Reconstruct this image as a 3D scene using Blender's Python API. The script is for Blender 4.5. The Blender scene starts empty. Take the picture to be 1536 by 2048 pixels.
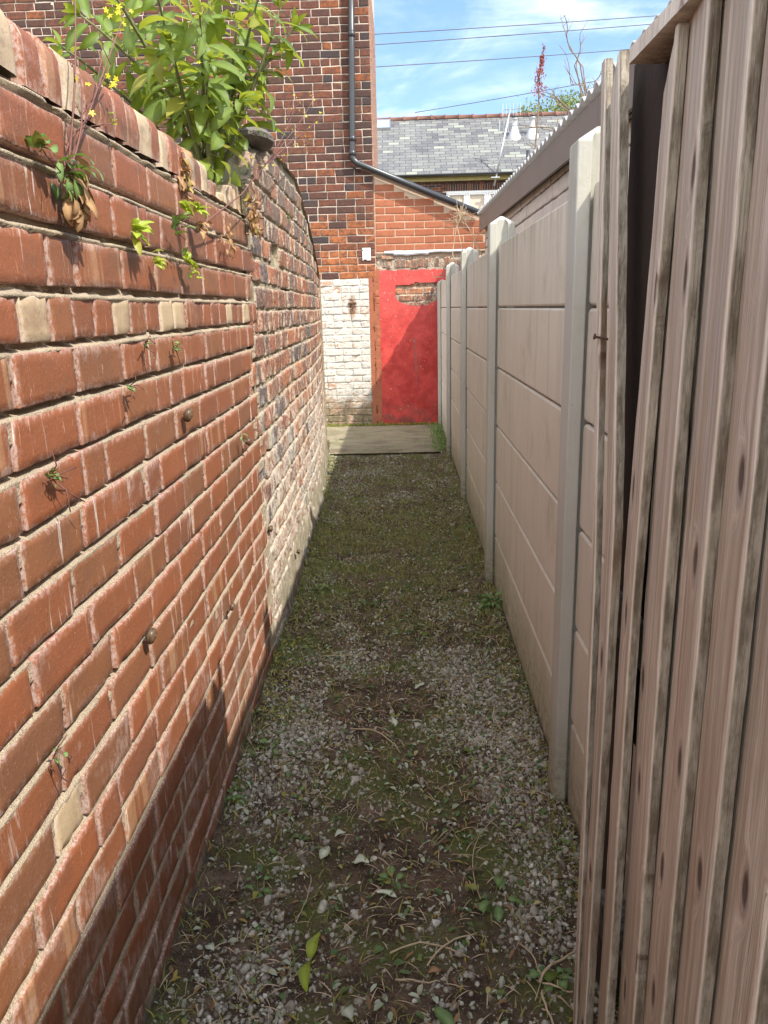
import bpy, math, random
import numpy as np
from mathutils import Vector, Matrix, noise as mn
R = math.radians
random.seed(7); rng = np.random.default_rng(7)
scene = bpy.context.scene
COL = scene.collection

# ------------------------------------------------------------ camera
CH = 1.51; F = 1520.0
YAW, PITCH, ROLL = R(1.72), R(15.0), R(-1.5)
def cam_basis():
    c, s = math.cos, math.sin
    fw = Vector((-s(YAW)*c(PITCH), c(YAW)*c(PITCH), -s(PITCH)))
    rt = Vector((c(YAW), s(YAW), 0)); up = rt.cross(fw)
    r2 = rt*c(ROLL)+up*s(ROLL); u2 = up*c(ROLL)-rt*s(ROLL)
    return fw, r2, u2
FW, RT, UP = cam_basis()
def ray(px, py): return FW+RT*((px-768)/F)+UP*((1024-py)/F)
def atY(px, py, Y):
    r = ray(px, py); return Vector((0, 0, CH))+r*(Y/r.y)
def atX(px, py, X):
    r = ray(px, py); return Vector((0, 0, CH))+r*(X/r.x)
def atZ(px, py, Z=0.0):
    r = ray(px, py); return Vector((0, 0, CH))+r*((Z-CH)/r.z)
cd = bpy.data.cameras.new('camera'); cam = bpy.data.objects.new('camera', cd); COL.objects.link(cam)
M = Matrix((RT, UP, -FW)).transposed().to_4x4(); M.translation = Vector((0, 0, CH)); cam.matrix_world = M
cd.sensor_fit = 'VERTICAL'; cd.sensor_height = 36.0; cd.lens = 36.0*F/2048.0
cd.clip_start = 0.05; cd.clip_end = 500
scene.camera = cam
scene.render.resolution_x = 768; scene.render.resolution_y = 1024

# ------------------------------------------------------------ light
SUN = Vector((1.0, -0.85, 1.54)).normalized()
el = math.asin(SUN.z); az = math.atan2(SUN.x, SUN.y)
ld = bpy.data.lights.new('sun', 'SUN'); ld.energy = 3.45; ld.angle = R(0.55); ld.color = (1.0, 0.93, 0.82)
lo = bpy.data.objects.new('sun', ld); COL.objects.link(lo)
lo.rotation_euler = SUN.to_track_quat('Z', 'Y').to_euler()
lo.location = SUN*30

class T:
    """tiny node helper"""
    def __init__(s, tree): s.t = tree; s.n = tree.nodes; s.l = tree.links
    def nd(s, typ, ins=None, **kw):
        n = s.n.new(typ)
        for k, v in kw.items(): setattr(n, k, v)
        for k, v in (ins or {}).items(): s.put(n.inputs[k], v)
        return n
    def put(s, sock, v):
        if v is None: return
        if hasattr(v, 'is_output') or hasattr(v, 'links'): s.l.new(v, sock)
        else:
            if sock.type == 'RGBA' and len(v) == 3: v = (*v, 1)
            sock.default_value = v
    def m(s, op, a, b=None, c=None, clamp=False):
        n = s.nd('ShaderNodeMath', operation=op, use_clamp=clamp)
        s.put(n.inputs[0], a)
        if b is not None: s.put(n.inputs[1], b)
        if c is not None: s.put(n.inputs[2], c)
        return n.outputs[0]
    def mix(s, f, a, b, bt='MIX'):
        n = s.nd('ShaderNodeMix', data_type='RGBA', blend_type=bt)
        s.put(n.inputs[0], f); s.put(n.inputs[6], a); s.put(n.inputs[7], b)
        return n.outputs[2]
    def noise(s, vec, scale=5, detail=3, rough=.55, dist=0):
        n = s.nd('ShaderNodeTexNoise', {'Vector': vec, 'Scale': scale, 'Detail': detail, 'Roughness': rough, 'Distortion': dist})
        return n.outputs[0]
    def ramp(s, f, stops, mode='LINEAR'):
        n = s.nd('ShaderNodeValToRGB'); n.color_ramp.interpolation = mode
        e = n.color_ramp.elements
        while len(e) < len(stops): e.new(.5)
        for i, (p, c) in enumerate(stops):
            e[i].position = p; e[i].color = (*c, 1) if len(c) == 3 else c
        s.put(n.inputs[0], f); return n.outputs[0]
    def step(s, f, a, b):
        n = s.nd('ShaderNodeMapRange', interpolation_type='SMOOTHSTEP')
        s.put(n.inputs[0], f); n.inputs[1].default_value = a; n.inputs[2].default_value = b
        return n.outputs[0]
    def map(s, vec, sc=(1, 1, 1), loc=(0, 0, 0)):
        n = s.nd('ShaderNodeMapping'); s.put(n.inputs[0], vec); n.inputs[3].default_value = sc; s.put(n.inputs[1], loc)
        return n.outputs[0]
    def attr(s, name):
        n = s.nd('ShaderNodeAttribute'); n.attribute_name = name; return n
    def sep(s, v):
        n = s.nd('ShaderNodeSeparateXYZ'); s.put(n.inputs[0], v); return n.outputs

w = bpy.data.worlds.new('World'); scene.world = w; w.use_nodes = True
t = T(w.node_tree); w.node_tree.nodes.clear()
sky = t.nd('ShaderNodeTexSky', sky_type='NISHITA'); sky.sun_disc = False
sky.sun_elevation = el; sky.sun_rotation = az; sky.air_density = 1.0; sky.dust_density = 0.6; sky.ozone_density = 1.6
tc = t.nd('ShaderNodeTexCoord').outputs['Generated']
sx = t.sep(tc)
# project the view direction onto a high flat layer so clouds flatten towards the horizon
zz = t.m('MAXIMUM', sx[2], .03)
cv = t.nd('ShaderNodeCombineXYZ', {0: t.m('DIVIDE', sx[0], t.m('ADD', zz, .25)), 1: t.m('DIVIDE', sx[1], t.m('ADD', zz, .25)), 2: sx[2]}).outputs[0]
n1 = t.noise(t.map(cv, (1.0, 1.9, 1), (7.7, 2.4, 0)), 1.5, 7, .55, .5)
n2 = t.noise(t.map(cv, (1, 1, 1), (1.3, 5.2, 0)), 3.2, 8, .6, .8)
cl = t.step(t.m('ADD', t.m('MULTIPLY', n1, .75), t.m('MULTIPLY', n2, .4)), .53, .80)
back = t.step(t.m('ADD', sx[1], t.m('MULTIPLY', n2, .5)), .62, -.05)   # unseen bright cloud added overhead and behind the viewer as fill light
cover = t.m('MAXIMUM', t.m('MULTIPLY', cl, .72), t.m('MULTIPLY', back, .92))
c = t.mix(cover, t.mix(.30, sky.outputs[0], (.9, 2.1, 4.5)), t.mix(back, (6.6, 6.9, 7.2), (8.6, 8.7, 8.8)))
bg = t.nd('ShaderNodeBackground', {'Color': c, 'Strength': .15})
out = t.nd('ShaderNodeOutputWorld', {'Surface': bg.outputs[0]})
scene.view_settings.view_transform = 'Standard'; scene.view_settings.look = 'None'
scene.view_settings.exposure = 0.93; scene.view_settings.gamma = 1
scene.render.engine = 'CYCLES'
scene.cycles.max_bounces = 8; scene.cycles.diffuse_bounces = 5; scene.cycles.transparent_max_bounces = 8

# ------------------------------------------------------------ mesh helpers
def link(o, parent=None):
    COL.objects.link(o)
    if parent is not None: o.parent = parent
    return o
def tag(o, label=None, cat=None, group=None, kind=None):
    if label: o['label'] = label
    if cat: o['category'] = cat
    if group: o['group'] = group
    if kind: o['kind'] = kind
    return o
def thing(name, label, cat, loc=(0, 0, 0), group=None):
    o = bpy.data.objects.new(name, None); o.empty_display_size = .1
    link(o); o.location = loc; return tag(o, label, cat, group)
class MB:
    def __init__(s): s.v = []; s.f = []; s.a = []; s.d = []
    def add(s, vs, fs, rnd=(.5, .5, .5), bd=None):
        o = len(s.v); s.v += [tuple(v) for v in vs]; s.f += [tuple(i+o for i in f) for f in fs]
        s.a += [rnd]*len(vs); s.d += (bd if bd is not None else [0.0]*len(vs))
        return s
    def box(s, x0, x1, y0, y1, z0, z1, rnd=(.5, .5, .5)):
        vs = [(x, y, z) for x in (x0, x1) for y in (y0, y1) for z in (z0, z1)]
        return s.add(vs, [(0, 1, 3, 2), (4, 6, 7, 5), (0, 4, 5, 1), (2, 3, 7, 6), (0, 2, 6, 4), (1, 5, 7, 3)], rnd)
    def tube(s, pts, rad, n=6, rnd=(.5, .5, .5), cap=True):
        pts = [Vector(p) for p in pts]
        rr = rad if isinstance(rad, (list, tuple)) else [rad]*len(pts)
        vs = []; fs = []
        prev = None
        for i, p in enumerate(pts):
            d = (pts[min(i+1, len(pts)-1)]-pts[max(i-1, 0)])
            d = d.normalized() if d.length > 1e-9 else Vector((0, 0, 1))
            if prev is None:
                a = d.orthogonal().normalized()
            else:
                a = (prev-d*prev.dot(d)); a = a.normalized() if a.length > 1e-6 else d.orthogonal().normalized()
            prev = a; b = d.cross(a)
            for k in range(n):
                q = 2*math.pi*k/n
                vs.append(p+(a*math.cos(q)+b*math.sin(q))*rr[i])
        for i in range(len(pts)-1):
            for k in range(n):
                fs.append((i*n+k, i*n+(k+1) % n, (i+1)*n+(k+1) % n, (i+1)*n+k))
        if cap:
            fs.append(tuple(range(n-1, -1, -1))); fs.append(tuple((len(pts)-1)*n+k for k in range(n)))
        return s.add(vs, fs, rnd)
    def build(s, name, mat, parent=None, smooth=False):
        me = bpy.data.meshes.new(name); loc = Vector((0, 0, 0))
        if parent is not None:
            q = parent
            while q is not None: loc += Vector(q.location); q = q.parent
        me.from_pydata([(v[0]-loc.x, v[1]-loc.y, v[2]-loc.z) for v in s.v], [], s.f)
        a = me.attributes.new('rnd', 'FLOAT_COLOR', 'POINT')
        arr = np.ones((len(s.v), 4), 'f'); arr[:, :3] = np.array(s.a, 'f'); a.data.foreach_set('color', arr.ravel())
        b = me.attributes.new('bd', 'FLOAT', 'POINT'); b.data.foreach_set('value', np.array(s.d, 'f'))
        me.materials.append(mat)
        if smooth: me.polygons.foreach_set('use_smooth', [True]*len(me.polygons))
        me.update()
        return link(bpy.data.objects.new(name, me), parent)
def bulk(name, V, Fq, rnd, mat, parent=None, smooth=False):
    """fast mesh from numpy: V (n,3), Fq (m,k) faces of equal size, rnd (n,3)"""
    me = bpy.data.meshes.new(name); k = Fq.shape[1]
    me.vertices.add(len(V)); me.vertices.foreach_set('co', V.astype('f').ravel())
    me.loops.add(Fq.size); me.loops.foreach_set('vertex_index', Fq.astype('i').ravel())
    me.polygons.add(len(Fq)); me.polygons.foreach_set('loop_start', np.arange(0, Fq.size, k, dtype='i'))
    me.update(calc_edges=True)
    a = me.attributes.new('rnd', 'FLOAT_COLOR', 'POINT')
    arr = np.ones((len(V), 4), 'f'); arr[:, :3] = rnd; a.data.foreach_set('color', arr.ravel())
    if smooth: me.polygons.foreach_set('use_smooth', [True]*len(me.polygons))
    me.materials.append(mat); me.validate()
    return link(bpy.data.objects.new(name, me), parent)
def fbm(x, y, z, o=3):
    s = 0; a = 1.0; tt = 0
    for i in range(o):
        s += a*mn.noise(Vector((x, y, z))); tt += a; a *= .5; x *= 2.1; y *= 2.1; z *= 2.1
    return s/tt
def lerp(a, b, f): return a+(b-a)*f
def interp(tab, x):
    if x <= tab[0][0]: return tab[0][1]
    for (a, b), (c_, d) in zip(tab, tab[1:]):
        if x <= c_: return b+(d-b)*(x-a)/(c_-a)
    return tab[-1][1]
def rr(): return (random.random(), random.random(), random.random())

def brick(mb, pf, s0, s1, z0, z1, out=0, depth=.03, amp=.0012, rnd=None, bev=.004, seed=None, fr=9, wob=.0015, step=.05, sag=0, chip=0):
    """one brick face with worn edges: a grid bent by noise, plus its sides"""
    sd = random.random()*100 if seed is None else seed
    L = s1-s0; H = z1-z0
    def lines(D):
        e = [0, bev, min(.016, D*.25)]
        n = max(1, int(round((D-2*e[2])/step)))
        mid = [e[2]+(D-2*e[2])*k/n for k in range(n+1)]
        return [0, bev]+mid+[D-bev, D]
    us = lines(L); zs = lines(H); nu, nz = len(us), len(zs)
    vs = []; bd = []
    tilt = random.uniform(-.004, .004)
    for j, zz_ in enumerate(zs):
        for i, u in enumerate(us):
            ed = min(u, L-u, zz_, H-zz_)
            S = s0+u; Z = z0+zz_+tilt*(u/L-.5)+sag
            nx = mn.noise(Vector((S*fr*3, Z*fr*3, sd))); ny = mn.noise(Vector((S*fr*3+7, Z*fr*3, sd)))
            o = out+amp*2.2*mn.noise(Vector((S*fr, Z*fr, sd+3)))+amp*mn.noise(Vector((S*fr*4, Z*fr*4, sd)))
            if chip and ed < .009:
                cc = mn.noise(Vector((S*34, Z*34, 17)))
                if cc > .28: o -= chip*min(1, (cc-.28)*3)*(1-ed/.009)
            if ed < 1e-6:
                o -= bev*.9; S += wob*nx*2; Z += wob*ny*2
            elif ed < bev+1e-6: S += wob*nx; Z += wob*ny
            vs.append(pf(S, o, Z)); bd.append(ed)
    fs = [(j*nu+i, j*nu+i+1, (j+1)*nu+i+1, (j+1)*nu+i) for j in range(nz-1) for i in range(nu-1)]
    ring = [i for i in range(nu)]+[j*nu+nu-1 for j in range(1, nz)]+[(nz-1)*nu+i for i in range(nu-2, -1, -1)]+[j*nu for j in range(nz-2, 0, -1)]
    base = len(vs)
    for k in ring:
        S = s0+us[k % nu]; Z = z0+zs[k//nu]+sag
        vs.append(pf(S, out-depth, Z)); bd.append(0)
    n = len(ring)
    for k in range(n):
        fs.append((ring[(k+1) % n], ring[k], base+k, base+(k+1) % n))
    mb.add(vs, fs, rnd if rnd is not None else rr(), bd)
def surf(mb, pf, s0, s1, z0, z1, ds, offf, keep=None, rnd=(.5, .5, .5), dz=None):
    ns = max(1, int((s1-s0)/ds)); nz = max(1, int((z1-z0)/(dz or ds)))
    vs = []; fs = []
    for j in range(nz+1):
        for i in range(ns+1):
            S = s0+(s1-s0)*i/ns; Z = z0+(z1-z0)*j/nz
            r_ = offf(S, Z)
            if isinstance(r_, tuple): vs.append(pf(S, r_[0], r_[1]))
            else: vs.append(pf(S, r_, Z))
    for j in range(nz):
        for i in range(ns):
            if keep is None or keep(s0+(s1-s0)*(i+.5)/ns, z0+(z1-z0)*(j+.5)/nz):
                fs.append((j*(ns+1)+i, j*(ns+1)+i+1, (j+1)*(ns+1)+i+1, (j+1)*(ns+1)+i))
    mb.add(vs, fs, rnd)

# ------------------------------------------------------------ materials
def mat(name): 
    m_ = bpy.data.materials.new(name); m_.use_nodes = True; m_.node_tree.nodes.clear(); return m_, T(m_.node_tree)
def finish(t, col, rough=.8, bump=None, bstr=.4, bdist=.01, spec=.5, metal=0, trans=None, extra=None):
    ins = {'Base Color': col, 'Roughness': rough, 'Metallic': metal, 'Specular IOR Level': spec}
    if bump is not None:
        b = t.nd('ShaderNodeBump', {'Height': bump, 'Strength': bstr, 'Distance': bdist}); ins['Normal'] = b.outputs[0]
    p = t.nd('ShaderNodeBsdfPrincipled', ins); sh = p.outputs[0]
    if trans is not None:
        tr = t.nd('ShaderNodeBsdfTranslucent', {'Color': trans[0]})
        mx = t.nd('ShaderNodeMixShader', {0: trans[1], 1: sh, 2: tr.outputs[0]}); sh = mx.outputs[0]
    t.nd('ShaderNodeOutputMaterial', {'Surface': sh})
def pos(t): return t.nd('ShaderNodeNewGeometry').outputs['Position']
def simple(name, col, rough=.7, var=.25, sc=8, bstr=.3, metal=0, spec=.5, bd=.004):
    m_, t = mat(name); p = pos(t)
    n = t.noise(p, sc, 5, .6)
    c_ = t.mix(n, tuple(x*(1-var) for x in col), tuple(min(1, x*(1+var)) for x in col))
    finish(t, c_, rough, t.noise(p, sc*6, 4), bstr, bd, spec, metal); return m_

def mk_smooth_brick():
    m_, t = mat('smooth_red_brick'); p = pos(t); a = t.attr('rnd'); r = t.sep(a.outputs['Vector']); bd = t.attr('bd').outputs['Fac']
    off = t.nd('ShaderNodeVectorMath', {0: p, 1: a.outputs['Vector']}, operation='ADD').outputs[0]
    c = t.ramp(r[0], [(0, (.26, .090, .038)), (.35, (.31, .098, .038)), (.62, (.225, .080, .038)), (.82, (.28, .108, .044)), (1, (.205, .088, .044))])
    # buff coloured ones
    c = t.mix(t.m('GREATER_THAN', r[2], .93), c, (.56, .44, .28))
    c = t.mix(t.m('GREATER_THAN', r[2], .985), c, (.5, .28, .14))
    blot = t.noise(t.map(off, (5, 5, 9)), 1.3, 4, .6)
    c = t.mix(t.step(blot, .48, .72), c, t.mix(.5, c, (.18, .085, .05)))
    c = t.mix(t.step(blot, .34, .15), c, (.40, .15, .06))
    # vertical kiln bands
    band = t.noise(t.map(off, (26, 26, .8)), 1, 2, .5)
    c = t.mix(t.m('MULTIPLY', t.step(band, .56, .64), t.m('MULTIPLY', t.m('GREATER_THAN', r[1], .80), .5)), c, (.50, .30, .16))
    c = t.mix(.16, c, (.21, .125, .09))
    # pale salt bloom creeping in from the arrises
    en = t.noise(t.map(p, (60, 60, 45)), 1, 5, .65)
    en2 = t.noise(t.map(off, (9, 9, 9)), 1, 3, .6)
    wid = t.m('ADD', t.m('MULTIPLY', t.step(en, .38, .72), .016), t.m('MULTIPLY', t.m('MULTIPLY', t.step(en2, .45, .75), r[1]), .022))
    fr = t.m('SUBTRACT', 1.0, t.m('DIVIDE', bd, t.m('ADD', wid, .002)), clamp=True)
    brk = t.noise(t.map(p, (130, 130, 90)), 1, 5, .7)
    c = t.mix(t.m('MULTIPLY', t.m('MULTIPLY', fr, t.step(brk, .36, .62)), .52), c, (.60, .52, .49))
    smz = t.m('ADD', t.noise(t.map(p, (1, 3, 4)), 1.6, 6, .72), t.m('MULTIPLY', t.step(t.sep(p)[2], 1.0, .15), .16))
    c = t.mix(t.m('MULTIPLY', t.m('MULTIPLY', t.step(smz, .58, .74), t.step(t.noise(t.map(off, (60, 60, 20)), 1, 5, .75), .40, .62)), .5), c, (.50, .41, .37))
    # white lime runs
    run = t.noise(t.map(off, (48, 48, 3.2)), 1, 5, .7)
    runm = t.m('MULTIPLY', t.step(run, .60, .68), t.step(t.noise(t.map(off, (4, 4, 2)), 1, 2), .46, .6))
    c = t.mix(t.m('MULTIPLY', runm, .8), c, (.72, .66, .60))
    so = t.m('MULTIPLY', t.step(t.sep(p)[2], 1.35, 1.8), t.step(t.noise(t.map(p, (6, 6, 9)), 1, 6, .7), .47, .66))
    c = t.mix(t.m('MULTIPLY', so, .55), c, (.11, .075, .055))
    # specks and scuffs
    sp = t.noise(p, 320, 2, .5)
    c = t.mix(t.m('MULTIPLY', t.step(sp, .66, .74), .55), c, (.62, .40, .32))
    sp2 = t.noise(p, 210, 2, .5)
    c = t.mix(t.m('MULTIPLY', t.step(sp2, .36, .28), .5), c, (.12, .05, .03))
    scr = t.noise(t.map(off, (90, 90, 14)), 1, 4, .7)
    c = t.mix(t.m('MULTIPLY', t.step(scr, .64, .70), .5), c, (.66, .40, .30))
    bh = t.m('ADD', t.noise(p, 150, 4, .6), t.m('MULTIPLY', t.noise(p, 28, 3), 1.6))
    finish(t, c, t.m('ADD', .55, t.m('MULTIPLY', fr, .3)), bh, .28, .003, .35); return m_
def mk_old_brick():
    m_, t = mat('old_weathered_brick'); p = pos(t); a = t.attr('rnd'); r = t.sep(a.outputs['Vector']); z = t.sep(p)[2]; bd = t.attr('bd').outputs['Fac']
    c = t.ramp(r[0], [(0, (.27, .085, .05)), (.18, (.38, .14, .065)), (.34, (.18, .075, .055)), (.47, (.25, .13, .09)), (.57, (.12, .085, .08)), (.68, (.06, .07, .09)), (.82, (.26, .095, .05)), (1, (.36, .15, .07))], 'CONSTANT')
    n = t.noise(p, 55, 6, .68); n3 = t.noise(p, 17, 5, .6)
    c = t.mix(t.step(n, .42, .7), c, t.mix(.6, c, (.60, .32, .2)))
    c = t.mix(t.step(n3, .46, .68), c, t.mix(.7, c, (.10, .07, .062)))
    n2 = t.noise(p, 130, 4, .7)
    c = t.mix(t.m('MULTIPLY', t.step(n2, .55, .62), .6), c, (.58, .50, .40))
    # lime wash left over the lower courses
    lw = t.noise(t.map(p, (1, 2.2, 1.7)), 2.4, 6, .7)
    lf = t.step(t.m('ADD', t.m('MULTIPLY', lw, 1.8), t.m('MULTIPLY', z, -.62)), .22, .50)
    lf = t.m('MULTIPLY', lf, t.step(t.noise(p, 40, 6, .8), .40, .56))
    c = t.mix(t.m('MULTIPLY', lf, .85), c, (.64, .60, .52))
    hi = t.m('MULTIPLY', t.step(z, 1.75, 2.15), t.step(n3, .3, .6))
    c = t.mix(t.m('MULTIPLY', hi, .7), c, (.15, .135, .11))
    pit = t.noise(p, 34, 5, .75)
    c = t.mix(t.m('MULTIPLY', t.step(pit, .37, .30), .85), c, (.045, .032, .026))
    st = t.noise(t.map(p, (40, 40, 7)), 1, 5, .7); c = t.mix(t.m('MULTIPLY', t.step(st, .58, .66), .55), c, (.56, .52, .42))
    edge = t.m('SUBTRACT', 1.0, t.m('DIVIDE', bd, .014), clamp=True)
    c = t.mix(t.m('MULTIPLY', edge, t.step(n, .35, .6)), c, (.50, .43, .34))
    bh = t.m('ADD', n, t.m('MULTIPLY', n2, .6))
    finish(t, c, .95, bh, .9, .006, .2); return m_
def mk_house_brick():
    m_, t = mat('sooty_house_brick'); p = pos(t); a = t.attr('rnd'); r = t.sep(a.outputs['Vector']); z = t.sep(p)[2]
    c = t.ramp(r[0], [(0, (.150, .060, .040)), (.22, (.105, .050, .038)), (.42, (.18, .068, .042)), (.6, (.08, .046, .038)), (.74, (.055, .045, .046)), (.82, (.17, .075, .046)), (.93, (.26, .09, .04))], 'CONSTANT')
    # less soot near the foot of the wall
    c = t.mix(t.m('MULTIPLY', t.step(z, 2.9, 2.1), t.m('GREATER_THAN', r[1], .5)), c, (.42, .15, .06))
    n = t.noise(p, 26, 6, .7)
    c = t.mix(t.step(n, .40, .62), c, t.mix(.7, c, (.055, .042, .042)))
    n2 = t.noise(p, 60, 5, .7)
    c = t.mix(t.m('MULTIPLY', t.step(n2, .55, .68), .3), c, (.32, .17, .12))
    finish(t, c, .92, t.noise(p, 80, 5, .7), .8, .006, .2); return m_
def mk_mortar(name, col, dark, sc=40, bs=.8, low=None, lz=(.42, .16)):
    m_, t = mat(name); p = pos(t); z = t.sep(p)[2]
    n = t.noise(p, sc, 6, .7); g = t.noise(p, sc*6, 3, .6)
    c = t.mix(n, dark, col)
    c = t.mix(t.m('MULTIPLY', t.step(g, .55, .7), .6), c, tuple(min(1, x*1.35) for x in col))
    big = t.noise(p, 5, 4, .6)
    c = t.mix(t.m('MULTIPLY', t.step(big, .5, .72), .5), c, tuple(x*.45 for x in col))
    if low:
        c = t.mix(t.m('MULTIPLY', t.step(t.noise(p, 24, 5, .8), .38, .31), .85), c, (.05, .038, .03))
        f = t.step(t.m('ADD', z, t.m('MULTIPLY', t.noise(t.map(p, (1, 7, 2)), 2.6, 5, .7), .35)), *lz)
        lc = t.mix(t.step(t.noise(t.map(p, (22, 22, 5)), 1, 6, .75), .38, .58), low, (.17, .15, .11)); lc = t.mix(t.step(t.noise(t.map(p, (9, 9, 4)), 1, 5, .7), .50, .64), lc, (.22, .12, .085))
        c = t.mix(f, c, lc)
    finish(t, c, .95, t.m('ADD', n, t.m('MULTIPLY', g, .7)), bs, .008, .15); return m_
def mk_white_brick():
    m_, t = mat('flaking_white_paint'); p = pos(t); z = t.sep(p)[2]; a = t.attr('rnd'); r = t.sep(a.outputs['Vector'])
    n = t.noise(t.map(p, (1, 1, 2.2)), 16, 7, .72)
    lowf = t.step(z, .62, .02)
    th = t.m('SUBTRACT', .59, t.m('MULTIPLY', lowf, .2))
    th = t.m('SUBTRACT', th, t.m('MULTIPLY', t.m('GREATER_THAN', r[0], .94), .14))
    f = t.m('GREATER_THAN', n, th)
    c = t.mix(t.noise(p, 60, 4), (.52, .50, .45), (.63, .61, .57))
    c = t.mix(f, c, t.mix(t.noise(p, 30, 3), (.40, .18, .10), (.45, .38, .30)))
    # rust-stained scar where a bracket was
    sx_ = t.sep(p)
    dx = t.m('DIVIDE', t.m('ADD', sx_[0], .64), .06); dz = t.m('DIVIDE', t.m('SUBTRACT', sx_[2], 1.54), .16)
    dd = t.m('ADD', t.m('MULTIPLY', dx, dx), t.m('MULTIPLY', dz, dz))
    c = t.mix(t.m('MULTIPLY', t.step(dd, 1.3, .1), t.step(t.noise(p, 45, 5, .7), .36, .5)), c, (.26, .12, .06))
    c = t.mix(t.m('MULTIPLY', t.step(z, .60, 0), t.step(t.noise(p, 12, 6, .75), .36, .56)), c, (.17, .15, .085))
    finish(t, c, .8, t.m('ADD', n, t.noise(p, 70, 4)), .8, .007, .25); return m_
def mk_ext_brick():
    m_, t = mat('even_orange_brick'); p = pos(t); a = t.attr('rnd'); r = t.sep(a.outputs['Vector'])
    c = t.mix(r[0], (.33, .115, .062), (.39, .145, .08)); c = t.mix(t.step(t.noise(p, 22, 5, .7), .4, .75), c, (.26, .10, .06))
    finish(t, c, .85, t.noise(p, 120, 4, .6), .5, .003, .2); return m_
def mk_red_render():
    m_, t = mat('red_painted_render'); p = pos(t); s_ = t.sep(p)
    n = t.noise(p, 6, 6, .65)
    c = t.mix(t.step(n, .3, .7), (.40, .028, .024), (.60, .070, .058))
    c = t.mix(t.step(s_[2], .9, 1.8), c, t.mix(.35, c, (.72, .13, .12)))
    c = t.mix(t.step(t.noise(t.map(p, (3, 3, 9)), 1.6, 5, .7), .58, .7), c, (.40, .045, .055))
    # flaked specks, more of them to the right and along one crack
    f = t.noise(t.map(p, (1, 1, .8), (2, 0, 1)), 34, 4, .6)
    c = t.mix(t.step(f, .665, .69), c, (.42, .34, .30))
    f2 = t.noise(t.map(p, (1, 1, 1), (5, 0, 2)), 9, 6, .75)
    c = t.mix(t.m('MULTIPLY', t.step(f2, .66, .70), .55), c, (.30, .06, .06))
    c = t.mix(t.m('MULTIPLY', t.m('MULTIPLY', t.step(f2, .36, .33), t.step(s_[2], 1.3, 1.6)), .8), c, (.58, .30, .24))
    wob = t.m('MULTIPLY', t.m('SUBTRACT', t.noise(t.map(p, (0, 0, 1)), 7, 4, .7), .5), .07)
    d = t.m('ABSOLUTE', t.m('SUBTRACT', s_[0], t.m('ADD', .165, wob)))
    band = t.m('MULTIPLY', t.step(s_[2], .45, .6), t.step(s_[2], 1.2, 1.05))
    c = t.mix(t.m('MULTIPLY', t.m('MULTIPLY', t.step(d, .012, .004), band), t.step(t.noise(p, 25, 3), .38, .5)), c, (.16, .13, .12))
    c = t.mix(t.m('MULTIPLY', t.m('MULTIPLY', t.step(s_[2], .45, .0), t.step(t.noise(p, 14, 6, .7), .42, .62)), .8), c, (.16, .07, .05))
    ck = t.noise(t.map(p, (1, 1, .5)), 7, 6, .8, 1.2)
    c = t.mix(t.m('MULTIPLY', t.m('MULTIPLY', t.step(t.m('ABSOLUTE', t.m('SUBTRACT', ck, .5)), .010, .003), t.step(s_[2], 1.2, 1.5)), .7), c, (.16, .04, .04))
    finish(t, c, .62, t.m('ADD', n, t.m('MULTIPLY', t.noise(p, 40, 5, .65), .8)), .55, .01, .4); return m_
def mk_concrete(name, col, streak=.5, algae=True):
    m_, t = mat(name); p = pos(t); z = t.sep(p)[2]; a = t.attr('rnd')
    off = t.nd('ShaderNodeVectorMath', {0: p, 1: t.nd('ShaderNodeVectorMath', {0: a.outputs['Vector'], 3: 6.0}, operation='SCALE').outputs[0]}, operation='ADD').outputs[0]
    n = t.noise(off, 2.2, 5, .6); c = t.mix(n, tuple(x*.84 for x in col), tuple(x*1.1 for x in col))
    st = t.noise(t.map(off, (16, 16, 1.1)), 1, 6, .68)
    st2 = t.noise(t.map(off, (70, 70, 5)), 1, 4, .6)
    c = t.mix(t.m('MULTIPLY', t.step(st, .5, .74), streak), c, tuple(x*.6 for x in col))
    c = t.mix(t.m('MULTIPLY', t.step(st2, .54, .72), streak*.6), c, tuple(x*.72 for x in col))
    c = t.mix(t.m('MULTIPLY', t.step(st, .44, .28), .3), c, tuple(min(1, x*1.25) for x in col))
    pit = t.noise(p, 210, 2, .5); c = t.mix(t.m('MULTIPLY', t.step(pit, .70, .75), .5), c, (.16, .14, .12))
    if algae:
        f = t.m('MULTIPLY', t.step(t.m('ADD', z, t.m('MULTIPLY', t.noise(t.map(p, (5, 5, 1)), 1.2, 5, .6), .7)), .85, .30), .8)
        c = t.mix(t.m('MULTIPLY', f, .6), c, (.24, .235, .11))
        tp = t.m('MULTIPLY', t.step(z, 1.62, 1.82), t.step(st, .42, .62)); c = t.mix(t.m('MULTIPLY', tp, .4), c, (.25, .24, .15))
        mud = t.m('MULTIPLY', t.step(z, .34, .03), t.step(t.noise(p, 30, 6, .75), .42, .6)); c = t.mix(t.m('MULTIPLY', mud, .6), c, (.17, .15, .09))
        blt = t.noise(t.map(p, (3, 3, 2.4)), 1.4, 6, .7); c = t.mix(t.m('MULTIPLY', t.step(blt, .54, .68), .35), c, (.34, .33, .22))
        ft = t.step(t.m('ADD', z, t.m('MULTIPLY', t.noise(p, 22, 4), .05)), .07, .02); c = t.mix(ft, c, (.13, .115, .085))
    finish(t, c, .85, t.m('ADD', t.noise(p, 60, 6, .65), t.m('MULTIPLY', pit, .4)), .3, .003, .3); return m_
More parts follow.
